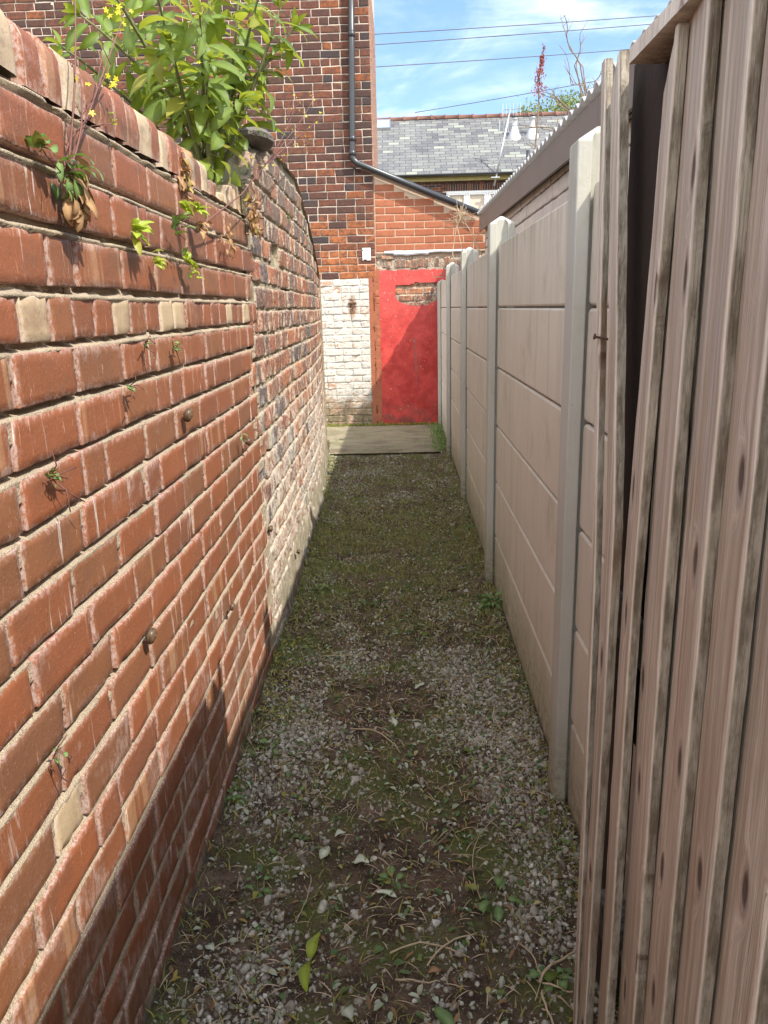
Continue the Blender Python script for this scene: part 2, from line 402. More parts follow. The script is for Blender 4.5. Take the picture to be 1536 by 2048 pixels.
def mk_wood():
    m_, t = mat('weathered_timber'); p = pos(t); a = t.attr('rnd'); r = t.sep(a.outputs['Vector']); bd = t.attr('bd').outputs['Fac']
    of = t.nd('ShaderNodeVectorMath', {0: a.outputs['Vector'], 3: 9.0}, operation='SCALE').outputs[0]
    off = t.nd('ShaderNodeVectorMath', {0: p, 1: of}, operation='ADD').outputs[0]
    # knots
    kv = t.nd('ShaderNodeCombineXYZ', {0: t.m('MULTIPLY', t.sep(off)[1], 10.5), 1: t.m('MULTIPLY', t.sep(off)[2], 4.6), 2: 0.0}).outputs[0]
    wv = t.nd('ShaderNodeTexVoronoi', {'Vector': kv, 'Scale': 1.0, 'Randomness': .95}, voronoi_dimensions='2D')
    sel = t.m('GREATER_THAN', t.sep(wv.outputs['Color'])[0], .48)
    kd = t.m('ADD', wv.outputs['Distance'], t.m('MULTIPLY', t.m('SUBTRACT', 1, sel), 1.0))
    core = t.step(kd, .12, .055); halo = t.step(kd, .32, .10)
    warp = t.m('MULTIPLY', halo, 1.6)
    g = t.nd('ShaderNodeCombineXYZ', {0: t.sep(off)[0], 1: t.m('ADD', t.m('MULTIPLY', t.sep(off)[1], 60), warp), 2: t.m('MULTIPLY', t.sep(off)[2], 1.5)}).outputs[0]
    gr = t.noise(g, 1.0, 7, .66, .35)
    fine = t.noise(t.map(off, (220, 260, 6)), 1, 4, .6)
    c = t.mix(t.step(gr, .38, .60), (.47, .42, .345), (.84, .78, .69))
    wd = t.noise(t.map(g, (1, .33, 1.4), (4, 2, 1)), 1.0, 4, .6)
    c = t.mix(t.m('MULTIPLY', t.step(wd, .50, .62), .5), c, (.40, .30, .215))
    c = t.mix(t.m('MULTIPLY', t.step(gr, .60, .64), .75), c, (.24, .165, .11))
    c = t.mix(t.m('MULTIPLY', r[0], .35), c, (.52, .40, .29))
    c = t.mix(t.m('MULTIPLY', t.step(fine, .5, .7), .35), c, (.66, .57, .49))
    gy = t.noise(t.map(off, (2, 7, 1)), 1.2, 4, .6)
    c = t.mix(t.m('MULTIPLY', t.step(gy, .45, .7), .55), c, (.42, .39, .36))
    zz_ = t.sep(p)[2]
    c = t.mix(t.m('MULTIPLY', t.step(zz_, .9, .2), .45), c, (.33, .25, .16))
    c = t.mix(t.m('MULTIPLY', halo, .5), c, (.78, .68, .58))
    c = t.mix(t.m('MULTIPLY', t.step(kd, .19, .12), .55), c, (.28, .22, .18)); c = t.mix(t.m('MULTIPLY', core, .8), c, (.07, .055, .05))
    # sawn edges are darker, rougher and stained
    ec = t.mix(t.step(t.noise(t.map(off, (50, 50, 11)), 1, 6, .7), .34, .66), (.16, .13, .095), (.42, .38, .315))
    ec = t.mix(t.m('MULTIPLY', t.step(t.noise(t.map(off, (3, 3, 1.4)), 1.3, 3), .56, .66), .7), ec, (.19, .11, .06))
    c = t.mix(t.step(bd, .5, .9), c, ec)
    arr = t.m('SUBTRACT', 1.0, t.m('MULTIPLY', t.m('ABSOLUTE', t.m('SUBTRACT', bd, .5)), 2.2), clamp=True)
    c = t.mix(t.m('MULTIPLY', arr, .55), c, (.86, .78, .68))  # pale line on the arris: edge highlight put into the colour
    bh = t.m('ADD', t.m('MULTIPLY', gr, 1.4), t.m('ADD', fine, t.m('MULTIPLY', core, -1.5)))
    finish(t, c, .8, bh, .8, .006, .25); return m_
def mk_ground():
    m_, t = mat('soil'); p = pos(t); s_ = t.sep(p)
    n = t.noise(p, 9, 7, .7); g = t.noise(p, 90, 5, .7); b = t.noise(p, 1.7, 4, .6)
    c = t.mix(t.step(n, .35, .7), (.055, .038, .027), (.19, .135, .095))
    c = t.mix(t.m('MULTIPLY', t.step(g, .55, .7), .75), c, (.26, .21, .16))
    c = t.mix(t.m('MULTIPLY', t.step(t.noise(p, 260, 3), .62, .7), .6), c, (.42, .38, .33))
    f = t.m('MULTIPLY', t.step(t.noise(p, 3.1, 5, .65), .46, .60), .8)
    c = t.mix(f, c, (.12, .14, .045))
    finish(t, c, .97, t.m('ADD', n, t.m('MULTIPLY', g, .5)), .9, .02, .15); return m_
def mk_slab():
    m_, t = mat('mossy_concrete_slab'); p = pos(t); s_ = t.sep(p)
    st = t.noise(t.map(p, (2.2, 26, 1)), 1, 6, .7)
    c = t.mix(t.step(st, .32, .7), (.20, .165, .105), (.37, .33, .24))
    c = t.mix(t.step(t.noise(t.map(p, (3, 9, 1)), 1, 5, .7), .50, .66), c, (.23, .25, .12))
    ln = t.noise(t.map(p, (1.1, 24, 1), (3, 0, 0)), 1, 3, .5)
    c = t.mix(t.m('MULTIPLY', t.step(ln, .64, .67), .85), c, (.06, .055, .03))
    c = t.mix(t.m('MULTIPLY', t.step(t.noise(p, 34, 5, .7), .52, .66), .55), c, (.11, .10, .06))
    c = t.mix(t.m('MULTIPLY', t.step(t.noise(p, 2.6, 6, .7), .50, .62), .5), c, (.12, .11, .07))
    finish(t, c, .9, t.m('ADD', st, t.noise(p, 40, 5)), .5, .006, .3); return m_
def mk_slate():
    m_, t = mat('roof_slates'); p = pos(t); s_ = t.sep(p)
    v = t.nd('ShaderNodeCombineXYZ', {0: s_[0], 1: t.m('MULTIPLY', s_[2], 1.78), 2: 0.0}).outputs[0]
    b = t.nd('ShaderNodeTexBrick', {'Vector': v, 'Color1': (0, 0, 0), 'Color2': (1, 1, 1), 'Mortar': (.5, .5, .5), 'Scale': 1.0, 'Mortar Size': .009, 'Mortar Smooth': .1, 'Bias': 0.0, 'Brick Width': .36, 'Row Height': .185})
    b.offset = .5
    rn = t.sep(b.outputs['Color'])[0]
    c = t.ramp(rn, [(0, (.10, .10, .115)), (.3, (.13, .132, .145)), (.6, (.155, .155, .16)), (.82, (.185, .19, .19)), (1, (.28, .30, .26))])
    n = t.noise(t.map(p, (1, 1, .6)), .9, 5, .6)
    c = t.mix(t.m('MULTIPLY', t.step(n, .42, .7), .5), c, (.24, .25, .24))
    c = t.mix(t.m('MULTIPLY', t.step(t.noise(t.map(p, (3, 3, .4)), 1, 4), .55, .75), .35), c, (.14, .14, .15))
    c = t.mix(t.m('MULTIPLY', t.step(t.noise(p, 9, 5, .7), .6, .7), .5), c, (.42, .44, .36))
    c = t.mix(b.outputs['Fac'], c, (.05, .05, .055))
    finish(t, c, .8, t.m('SUBTRACT', 1, b.outputs['Fac']), .6, .01, .25); return m_
def mk_leaf(name, c1, c2, tr, tf=.42, rough=.45):
    m_, t = mat(name); p = pos(t); r = t.sep(t.attr('rnd').outputs['Vector']); bd = t.attr('bd').outputs['Fac']
    c = t.mix(r[0], c1, c2); c = t.mix(t.m('MULTIPLY', t.noise(p, 45, 4), .4), c, tuple(x*.55 for x in c1))
    c = t.mix(t.m('MULTIPLY', bd, .5), c, tuple(min(1, x*1.9) for x in c2))
    c = t.mix(t.m('MULTIPLY', t.m('GREATER_THAN', r[1], .88), .65), c, (.40, .34, .06))
    tcol = t.mix(r[0], tr, tuple(x*.75 for x in tr))
    finish(t, c, rough, t.noise(p, 70, 3), .35, .003, .45, trans=(tcol, tf)); return m_

mSmooth = mk_smooth_brick(); mOld = mk_old_brick(); mHouse = mk_house_brick(); mWhite = mk_white_brick()
mExt = mk_ext_brick(); mRed = mk_red_render()
mMortS = mk_mortar('sandy_mortar', (.60, .50, .37), (.33, .265, .19), 45, .9, low=(.16, .16, .08), lz=(.30, .16))
mMortO = mk_mortar('lime_mortar', (.60, .53, .38), (.24, .20, .14), 55, 1.2, low=(.58, .56, .50))
mMortH = mk_mortar('pale_pointing', (.66, .59, .50), (.46, .39, .32), 30, .5)
mMortE = mk_mortar('pointing_sand', (.60, .46, .34), (.44, .32, .24), 30, .4)
mPanel = mk_concrete('buff_concrete', (.645, .595, .515)); mPost = mk_concrete('grey_concrete', (.50, .495, .455), .25)
mWood = mk_wood(); mDarkWood = simple('gap_shade_timber', (.024, .013, .007), .9, .6, 9, .4); mGround = mk_ground(); mSlab = mk_slab(); mSlate = mk_slate()  # brown timber set near black: shade of the fence gaps in its colour
mFlueW = simple('grey_white_flue', (.50, .51, .52), .4, .08, 3, .05)
mBlackPl = simple('black_plastic', (.035, .038, .043), .32, .2, 6, .05, spec=.6)
mWhitePl = simple('white_upvc', (.82, .83, .84), .3, .04, 3, .05)
mTerr = simple('terracotta', (.20, .10, .075), .85, .35, 5, .5)
mFascia = simple('brown_painted_board', (.19, .155, .135), .55, .16, 3, .15)
mSheet = simple('corrugated_sheet', (.62, .63, .64), .6, .25, 3, .3)
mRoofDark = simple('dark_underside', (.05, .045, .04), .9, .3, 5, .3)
mPaintBr = mk_concrete('beige_painted_brick', (.62, .53, .46), .35, False)
mRust2 = simple('dark_joint', (.16, .12, .10), .95, .3, 20, .5)
mSunlitBr = simple('sunlit_brick', (.33, .19, .135), .9, .3, 20, .5)
mDarkGap = simple('gap_and_snail_dark', (.035, .028, .022), .95, .4, 20, .8)
mFlash = simple('white_flashing', (.74, .77, .82), .5, .12, 14, .5)
mSteel = simple('grey_metal', (.55, .57, .6), .35, .1, 10, .1, metal=.8)
mFoil = simple('grey_plastic_film', (.45, .47, .50), .25, .4, 25, .5, metal=.3)
mRust = simple('rusty_iron', (.10, .05, .03), .8, .4, 60, .5)
mStone = simple('grey_stone', (.22, .20, .175), .95, .5, 14, 1.0, bd=.02)
mCable = simple('cable_sheath', (.12, .12, .13), .6, .1, 3, .05)
mStem = simple('green_brown_stem', (.16, .17, .07), .7, .3, 20, .3)
mPurpStem = simple('purple_stem', (.17, .075, .06), .7, .3, 20, .3)
mDry = simple('dry_straw_stem', (.50, .39, .26), .85, .3, 20, .4)
mBark = simple('twig_bark', (.20, .145, .10), .9, .4, 40, .6)
mBuddleia = mk_leaf('broad_leaf', (.032, .09, .022), (.17, .24, .045), (.50, .56, .05), .40)
mFern = mk_leaf('bright_frond', (.22, .33, .04), (.34, .42, .05), (.6, .7, .08), .35)
mWeed = mk_leaf('weed_leaf', (.08, .17, .05), (.19, .29, .10), (.22, .34, .05), .3)
mPaleLeaf = mk_leaf('wilted_pale_leaf', (.30, .36, .24), (.54, .60, .45), (.3, .34, .2), .12, .8)
mBrownLeaf = mk_leaf('dead_leaf', (.20, .115, .055), (.42, .26, .13), (.3, .14, .05), .2, .85)
mYellow = mk_leaf('yellow_petal', (.75, .62, .02), (.85, .72, .03), (.9, .75, .04), .35)
mRedSeed = mk_leaf('red_seed_head', (.26, .06, .06), (.36, .12, .10), (.3, .06, .04), .2, .8)
mGrass = mk_leaf('grass_blade', (.20, .22, .06), (.42, .40, .15), (.28, .34, .06), .3, .7)
mTree = mk_leaf('far_foliage', (.10, .14, .05), (.19, .24, .08), (.3, .38, .08), .3, .7)
mMoss = mk_leaf('moss', (.10, .12, .02), (.20, .22, .04), (.2, .22, .03), .1, .95)
def mk_gravel():
    m_, t = mat('limestone_chips'); p = pos(t); r = t.sep(t.attr('rnd').outputs['Vector'])
    c = t.ramp(r[0], [(0, (.17, .155, .12)), (.35, (.33, .315, .265)), (.7, (.43, .42, .36)), (.92, (.54, .535, .47)), (1, (.72, .72, .66))])
    c = t.mix(t.m('MULTIPLY', t.step(t.noise(p, 60, 5, .7), .4, .7), .6), c, (.14, .11, .085))
    finish(t, c, .88, t.noise(p, 220, 3), .5, .002, .3); return m_
mGravel = mk_gravel()
def mk_glass():
    m_, t = mat('window_glass'); p = pos(t)
    finish(t, (.10, .14, .18), .12, None, spec=.5); return m_
mGlass = mk_glass()
def mk_skyl():
    m_, t = mat('skylight_glass'); finish(t, (.35, .47, .50), .12, None, spec=.9); return m_
mSkyl = mk_skyl()
def mk_shell():
    m_, t = mat('snail_shell'); r = t.sep(t.attr('rnd').outputs['Vector']); p = pos(t)
    c = t.ramp(r[0], [(0, (.05, .03, .02)), (.25, (.20, .13, .07)), (.45, (.055, .035, .022)), (.75, (.17, .11, .06)), (1, (.05, .03, .02))])
    finish(t, c, .4, t.noise(p, 300, 3), .2, .002, .5); return m_
mShell = mk_shell()

# ------------------------------------------------------------ ground
LWX = [(-3, -.585), (1.3, -.588), (3.2, -.605), (4.2, -.630), (5.2, -.657), (5.9, -.682), (7.0, -.755), (8.2, -.855), (9, -.93)]
def LX(s):
    return (interp(LWX, s-.35)+interp(LWX, s)+interp(LWX, s+.35))/3
def gh(x, y):
    h = .012*fbm(x*2.3, y*2.3, 1, 3)+.006*fbm(x*11, y*11, 4, 2)
    e = min(abs(x-LX(y)), abs(x-.44))
    if LX(y) < x < .6 and y < 9.8: h += .03*max(0, 1-e/.10)
    return h
def ground():
    xs = sorted(set([-200, -60, -20, -8, -4, -2.5]+[round(-2+.05*i, 3) for i in range(22)]+[round(-.9+.02*i, 3) for i in range(81)]+[.8, 1.2, 2, 4, 8, 20, 60, 200]))
    ys = sorted(set([-200, -60, -20, -8, -4, -2]+[round(-1+.05*i, 3) for i in range(36)]+[round(.8+.025*i, 4) for i in range(290)]+[round(8+.05*i, 3) for i in range(45)]+[11, 13, 16, 20, 25, 35, 60, 120, 250]))
    vs = [(x, y, gh(x, y)) for y in ys for x in xs]; n = len(xs)
    fs = [(j*n+i, j*n+i+1, (j+1)*n+i+1, (j+1)*n+i) for j in range(len(ys)-1) for i in range(n-1)]
    mb = MB(); mb.add(vs, fs); o = mb.build('ground', mGround, None, True); tag(o, kind='structure')
ground()
def slab():
    mb = MB()
    def pf(s, o, z): return (s, z, .022+o)
    surf(mb, pf, -1.5, .43, 7.98, 9.93, .03, lambda s, z: ((.008*fbm(s*3, z*3, 2)+.003*fbm(s*20, z*20, 3)), z+(.03*fbm(s*4, 0, 5) if z < 8.0 else 0)))
    mb.box(-1.5, .43, 8.02, 9.9, -.05, .005)
    o = mb.build('concrete_path', mSlab, None, True); tag(o, kind='structure')
slab()

# ------------------------------------------------------------ left wall, smooth part
def pfL(s, o, z): return (LX(s)+o-.006*fbm(s*1.3, z*1.3, 9), s, z)
def bound(row): # ragged joint between the two builds
    return 3.10+(.06 if row % 2 else -.03)+(.10 if row > 15 else 0)
def smooth_wall():
    t0 = thing('brick_wall', 'near part of the left wall, smooth red bricks with white salt edges and open joints', 'brick wall', (-.7, 1.0, 0))
    mb = MB()
    rows = []
    z = 1.462; k = 0
    while z > -.1:
        rows.append((z-.093, z, 'S', .0125 if z < 1.3 else .015)); z -= .093
    rows.reverse()
    rows += [(1.462, 1.552, 'H', .017), (1.552, 1.655, 'S', .021), (1.655, 1.757, 'S', .020), (1.757, 1.853, 'S', .016)]
    for ri, (z0, z1, kind, j) in enumerate(rows):
        s = -1.3+random.uniform(-.12, .12)+(.12 if ri % 2 else 0)
        E_ = 3.10+(.05 if ri % 2 else -.04)+(.12 if ri > 15 else 0)
        while s < E_-.03:
            if kind == 'H': L = .105+random.uniform(-.008, .008)
            else: L = .236+random.uniform(-.01, .01) if random.random() < .86 else .112
            e = min(s+L, E_)
            if e-s > .03:
                rn = rr()
                if kind == 'H' and random.random() < .36: rn = (rn[0], rn[1], .96)
                elif rn[2] > .90: rn = (rn[0], rn[1], .95 if (random.random() < .12 and z0 < 1.0) else .5)
                hd = z0+j*.5+random.uniform(-.002, .002)
                brick(mb, pfL, s, e-.0115, hd, z1-j*.5+random.uniform(-.002, .002), out=random.uniform(-.003, .003), amp=.0011, rnd=rn, depth=.03, step=.022, bev=.0022, chip=.007)
            s = e
    mb.build('brickwork', mSmooth, t0, True)
    # coping of bricks on edge, worn round at the top
    cp = MB(); s = -1.3
    while s < 2.52:
        L = .082+random.uniform(-.006, .006); dz = random.uniform(-.006, .006); rn = rr(); rn = (rn[0], random.random(), .95 if random.random() < .34 else .3)
        rot = random.uniform(-.006, .006)
        prof = [(.0, 1.868), (.002, 1.90), (.001, 1.94), (-.006, 1.957), (-.02, 1.967), (-.06, 1.972), (-.12, 1.972), (-.2, 1.968), (-.225, 1.95), (-.23, 1.87)]
        vs = []; fs = []; bd = []; sd = random.random()*50
        cuts = [0, .004, .012, L-.026, L-.016, L-.012]
        for a, u in enumerate(cuts):
            for b, (o, z) in enumerate(prof):
                ee = .0035 if a in (0, 5) else 0
                nn = .0025*mn.noise(Vector((s*8+u*30, z*30, sd)))
                q = pfL(s+u, o-ee+nn+rot*(u/L), z+dz-(ee if b > 2 else 0)+.003*mn.noise(Vector((u*40, o*30, sd))))
                vs.append(q); bd.append(min(u, L-.012-u, (z-1.868)+.001 if b < 5 else .05))
        nb = len(prof)
        for a in range(5):
            for b in range(nb-1): fs.append((a*nb+b, (a+1)*nb+b, (a+1)*nb+b+1, a*nb+b+1))
        fs.append(tuple(range(nb))); fs.append(tuple(5*nb+b for b in range(nb-1, -1, -1)))
        cp.add(vs, fs, rn, bd); s += L
    cp.build('coping', mSmooth, t0, True)
    # mortar bed: front skin, crumbly at the upper joints, and the solid core behind
    mo = MB()
    joints = [r[0] for r in rows]+[1.862]
    def off(s, z):
        jn = min(joints, key=lambda j: abs(z-j)); jd = abs(z-jn); u = z-jn+.0045*fbm(s*16, jn*9, 2, 3)
        gp = max(0, min(1, .38+2.0*(fbm(s*4.5, jn*7, 61, 3)+.34)))*max(.08, min(1, (z-.35)/.5))
        o = -.0020-.024*max(0, min(1, (u+.0035)/.003))*gp+.0026*fbm(s*22, z*22, 3, 3)
        if jd > .0115: o = min(o, -.004)
        if z > 1.45:
            o += .004*fbm(s*9, z*30, 6, 3) if jd < .0115 else -.003
            if jd < .011: o += .010*max(0, mn.noise(Vector((s*7, z*6, 2))))+.002
        else:
            o -= .012*max(0, mn.noise(Vector((s*4.1, round(z/.093)*1.7, 12)))-.32)*2
        if z < .05: o += .008*(1-z/.05)+.01*fbm(s*8, z*9, 3)
        return o
    surf(mo, pfL, -1.3, 3.22, -.05, 1.868, .018, off, dz=.0048)
    def top(s, z): return None
    for (a, b) in ((-1.3, 2.5),): 
        vs = [pfL(a, -.04, 1.80), pfL(b, -.04, 1.80), pfL(b, -.23, 1.80), pfL(a, -.23, 1.80)]
    # core
    for i in range(23):
        a = -1.3+i*.2; b = min(a+.2, 3.22)
        if b <= a: break
        x0 = LX(a)-.03; x1 = LX(b)-.03
        zt = 1.9 if b < 2.55 else 1.86
        vs = [(x0-.2, a, -.05), (x0, a, -.05), (x1, b, -.05), (x1-.2, b, -.05), (x0-.2, a, zt), (x0, a, zt), (x1, b, zt), (x1-.2, b, zt)]
        mo.add(vs, [(0, 3, 2, 1), (4, 5, 6, 7), (0, 1, 5, 4), (2, 3, 7, 6), (1, 2, 6, 5), (0, 4, 7, 3)])
    # bed under the coping, exposed where the coping is lost
    surf(mo, lambda s, o, z: (LX(s)-z, s, 1.862+o), 2.45, 3.3, -.006, .22, .014, lambda s, z: .022*fbm(s*11, z*11, 4, 3)+.008)
    mo.build('mortar', mMortS, t0, True)
    # upright brick stubs left where the coping is broken
    br = MB()
    for (s, h) in ((2.60, .05), (2.69, .03), (2.93, .085), (3.02, .10), (3.10, .095)):
        brick(br, pfL, s, s+.068, 1.868, 1.868+h, out=random.uniform(-.02, .0), depth=.12, amp=.004, rnd=(random.random(), .9, random.choice([.95, .3])), wob=.004, step=.03)
    br.build('broken_coping', mSmooth, t0, True)
smooth_wall()

TOPO = [(3.0, 1.92), (3.25, 2.02), (3.45, 2.17), (3.9, 2.26), (4.3, 2.29), (5.1, 2.31), (5.6, 2.20), (6.2, 2.10), (7.1, 1.95), (8.15, 1.82)]
def old_wall():
    t0 = thing('old_brick_wall', 'far part of the left wall, crumbling multicoloured old bricks with lime stains', 'brick wall', (-.8, 5.5, 0))
    def pfO(s, o, z):
        bul = .018*fbm(s*1.1, z*1.4, 21, 2)
        return (LX(s)+o+bul, s, z)
    mb = MB(); ph = .104; nrow = 23
    def zsag(s, r): return .012*fbm(s*1.2, r*.35, 31, 2)
    for r_ in range(nrow):
        z0 = -.04+r_*ph
        s = 3.12+(.06 if r_ % 2 else -.035)+(.12 if 1.5 < z0 else 0)+random.uniform(-.02, .02)
        if z0 > 1.86: s = 3.2+.04*(r_ % 2)
        hdr = (r_ % 4 == 2)
        while s < 8.13:
            L = (.122 if hdr or random.random() < .3 else .245)+random.uniform(-.012, .012)
            e = min(s+L, 8.15)
            zc = z0+ph*.5+zsag(s+L/2, r_)
            if zc+ph*.35 < interp(TOPO, s+L/2) and e-s > .04 and random.random() > .012:
                rn = rr()
                if z0 > 1.75 and rn[0] > .5: rn = (.68, rn[1], rn[2])
                brick(mb, pfO, s+.006, e-.008, z0+.007+random.uniform(-.003, .003), z0+ph-.009, out=random.uniform(-.003, .004), amp=.0050, rnd=rn, bev=.005, fr=15, wob=.005, depth=.05, step=.03 if s < 5.5 else .06, sag=zsag(s+L/2, r_))
            s = e
    mb.build('brickwork', mOld, t0, True)
    mo = MB()
    def top(s): return interp(TOPO, s)+.014*fbm(s*7, 2, 1)
    def off(s, z):
        o = -.0095+.004*fbm(s*14, z*14, 8, 3)
        hole = mn.noise(Vector((s*3.3, z*9, 44)))
        if hole > .24: o -= .06*(hole-.24)*3
        if z < .34:
            f = 1-z/.34; k_ = min(1, max(.25, (s-3.1)/.5)); o += k_*(.030*f**.8+.030*f*fbm(s*7, z*6, 5, 4)+.012*fbm(s*20, z*14, 9, 3))
        return (o, min(z, top(s)+0*z))
    surf(mo, pfO, 3.14, 8.15, -.05, 2.36, .017, off)
    # weathered mortar top and back of the wall
    def tp(s, o, z): return (LX(s)+.012-z, s, top(s)+o)
    surf(mo, tp, 3.14, 8.15, 0, .25, .025, lambda s, z: .02*math.sin(math.pi*min(1, z/.25))+.02*fbm(s*9, z*9, 3, 3)-.01)
    surf(mo, lambda s, o, z: (LX(s)-.235+o, s, z), 3.14, 8.15, -.05, 2.36, .05, lambda s, z: (.01*fbm(s*5, z*5, 2), min(z, top(s))))
    surf(mo, lambda s, o, z: (LX(8.15)-.235+s, 8.15+o, z), 0, .25, -.05, 1.83, .03, lambda s, z: .012*fbm(s*9, z*9, 2))
    surf(mo, lambda s, o, z: (LX(3.15)-.235+s, 3.15-o, z), 0, .245, 1.8, 2.0, .03, lambda s, z: .012*fbm(s*9, z*9, 2))
    mo.build('mortar', mMortO, t0, True)
old_wall()
# loose slab of stone lying on the wall top
def stone():
    mb = MB(); c0 = Vector((-.66, 3.52, 2.215)); vs = []; fs = []; n = 16; m_ = 6
    for j in range(m_+1):
        ph = -math.pi/2+math.pi*j/m_
        for i in range(n):
            th = 2*math.pi*i/n
            q = Vector((.13*math.cos(th)*max(.05, math.cos(ph))**.5, .20*math.sin(th)*max(.05, math.cos(ph))**.5, .025*(1 if ph > 0 else -1)*abs(math.sin(ph))**.6))
            q *= 1+.16*fbm(q.x*9, q.y*9, q.z*30, 3)
            q.z += .07*q.x
            vs.append(c0+q)
    for j in range(m_):
        for i in range(n): fs.append((j*n+i, j*n+(i+1) % n, (j+1)*n+(i+1) % n, (j+1)*n+i))
    mb.add(vs, fs); o = mb.build('stone_slab', mStone, None, False)
    tag(o, 'rough grey stone slab lying on top of the left wall beside the leafy shrub', 'stone')
stone()

# ------------------------------------------------------------ house at the end of the alley
YW = 10.1
def pfW(y0):
    def f(s, o, z): return (s, y0-o, z)
    return f
def slope_top(x): return 3.12+(x+.33)*(2.60-3.12)/(1.0+.33)
def house():
    t0 = thing('brick_house', 'tall dark red brick house with thin white pointing at the end of the alley', 'house', (-2.5, 11, 0))
    pf = pfW(YW); mb = MB(); wb = MB(); XR = -.325
    ph = .0868; r_ = 0; z = -.03
    while z < 5.3:
        s = XR; first = True
        xl = -1.5 if z < 1.3 else -5.2
        hdr = r_ % 5 == 0
        while s > xl:
            L = .118 if (hdr or (first and r_ % 2)) else .232
            if random.random() < .12: L = .118
            L += random.uniform(-.006, .006); a = s-L; first = False
            zz_ = z+.004*fbm(s*2, z*2, 2)
            white = z+ph*.5 < 1.885+(.05 if False else 0)
            if white:
                if s > -.42: s = -.425; a = s-L
                rn = rr()
                brick(wb, pf, a+.004, s-.004, zz_+.004, zz_+ph-.004, out=random.uniform(-.003, .004), amp=.0045, rnd=rn, bev=.004, depth=.02, wob=.007, step=.03)
            else:
                rn = rr()
                if z < 2.6 and random.random() < .25: rn = (.95, .9, rn[2])
                brick(mb, pf, a+.004, s-.004, zz_+.0042, zz_+ph-.0042, out=random.uniform(-.003, .003), amp=.0018, rnd=rn, bev=.004, depth=.02, wob=.0022, step=.08)
            s = a
        z += ph; r_ += 1
    mb.build('brickwork', mHouse, t0, True)
    wb.build('painted_brickwork', mWhite, t0, True)
    mo = MB()
    surf(mo, pf, -6, XR, 1.875, 5.35, .06, lambda s, z: -.0055+.0012*fbm(s*9, z*9, 3))
    mo.box(-6, XR, YW+.011, 12.25, -.1, 6.8)
    mo.build('wall', mMortH, t0, False)
    mw = MB(); surf(mw, pf, -1.5, -.42, -.03, 1.885, .02, lambda s, z: -.006+.002*fbm(s*20, z*20, 3)); mw.build('painted_joints', mWhite, t0, True)
    # side return, seen edge on past the corner: narrow face, sunlight put into its pale colour
    sd = MB(); z = 2.2; k = 0
    while z < 5.3:
        y = YW
        while y < 12.2:
            L = .118 if (k % 2 and y == YW) else .232
            brick(sd, lambda s, o, zz: (XR+o, s, zz), y+.004, min(y+L, 12.25)-.004, z+.004, z+.083, out=.005, amp=.0015, rnd=(random.choice([.3, .45, .97]), .9, .5), depth=.02, step=.09)
            y += L
        z += .0868; k += 1
    sd.build('side_wall', mSunlitBr, t0, True)
    rf = MB(); rf.add([(-6.3, 9.9, 6.75), (-.2, 9.9, 6.75), (-.2, 12.4, 6.75), (-6.3, 12.4, 6.75), (-6.3, 11.15, 8.0), (-.2, 11.15, 8.0)], [(0, 1, 5, 4), (2, 3, 4, 5), (0, 4, 3), (1, 2, 5), (0, 3, 2, 1)])
    rf.build('roof', mSlate, t0)
    # brick jamb left of the red doorway: stack of chipped brown bricks
    jb = MB(); z = -.02
    while z < 1.96:
        h = .088
        cut = .01 if random.random() < .5 else .028
        brick(jb, pf, -.415+.045, -.345-.003, z+.004, z+h-.004, out=.002+random.uniform(-.006, .003), amp=.005, wob=.004, rnd=(random.choice([.05, .25, .9]), .9, .2), bev=.006, depth=.02, step=.03)
        brick(jb, pf, -.342, -.292-.003*random.random(), z+.004, z+h-.004, out=.0+random.uniform(-.008, .003), amp=.004, wob=.004, rnd=(.9, .9, .2), bev=.005, depth=.02, step=.03)
        z += h
    surf(jb, pf, -.42, -.28, -.03, 1.97, .02, lambda s, z: -.001+.005*fbm(s*30, z*30, 3), rnd=(.45, .2, .2))
    jb.build('door_jamb', mExt, t0, True)
    # whitewashed patch on the corner bricks
    pt = MB()
    surf(pt, pf, -.49, -.385, 2.10, 2.25, .012, lambda s, z: .010+.003*fbm(s*30, z*30, 3), keep=lambda s, z: fbm(s*25, z*25, 7) > -.25 or (-.47 < s < -.41 and 2.12 < z < 2.23))
    pt.build('white_patch', mFlash, t0, True)
    # rusty stub where a bracket was set into the white wall
    st = MB(); st.box(-.69, -.59, YW-.022, YW+.0, 1.575, 1.592); st.tube([(-.64, YW-.01, 1.59), (-.64, YW-.016, 1.50)], .012, 6)
    st.build('iron_bracket', mRust, t0)
    # rain pipe: straight drop, elbow and long diagonal run to the garage
    dp = MB(); Y = YW-.06
    P = [(-.515, Y, 5.4), (-.545, Y, 4.3), (-.572, Y, 3.36), (-.572, Y, 3.30), (-.560, Y, 3.265), (-.53, Y, 3.235), (-.49, Y, 3.215), (.98, Y, 2.615)]
    dp.tube(P, .037, 16); pipe = dp.build('drainpipe', mBlackPl, t0, True)
    for z in (3.50, 4.62, 3.34):
        c_ = MB(); x = interp([(3.3, -.572), (5.4, -.515)], z); c_.tube([(x, Y, z-.03), (x, Y, z+.03)], .043, 16); c_.build('pipe_collar', mBlackPl, pipe, True)
    c_ = MB(); c_.box(-.60, -.52, Y, YW, 3.50, 3.52); c_.build('pipe_bracket', mBlackPl, pipe)
    c_ = MB(); c_.tube([(-.56, Y+.02, 3.18), (-.50, YW, 3.13)], .012, 6); c_.build('pipe_bracket', mBlackPl, pipe)
    return t0
house()

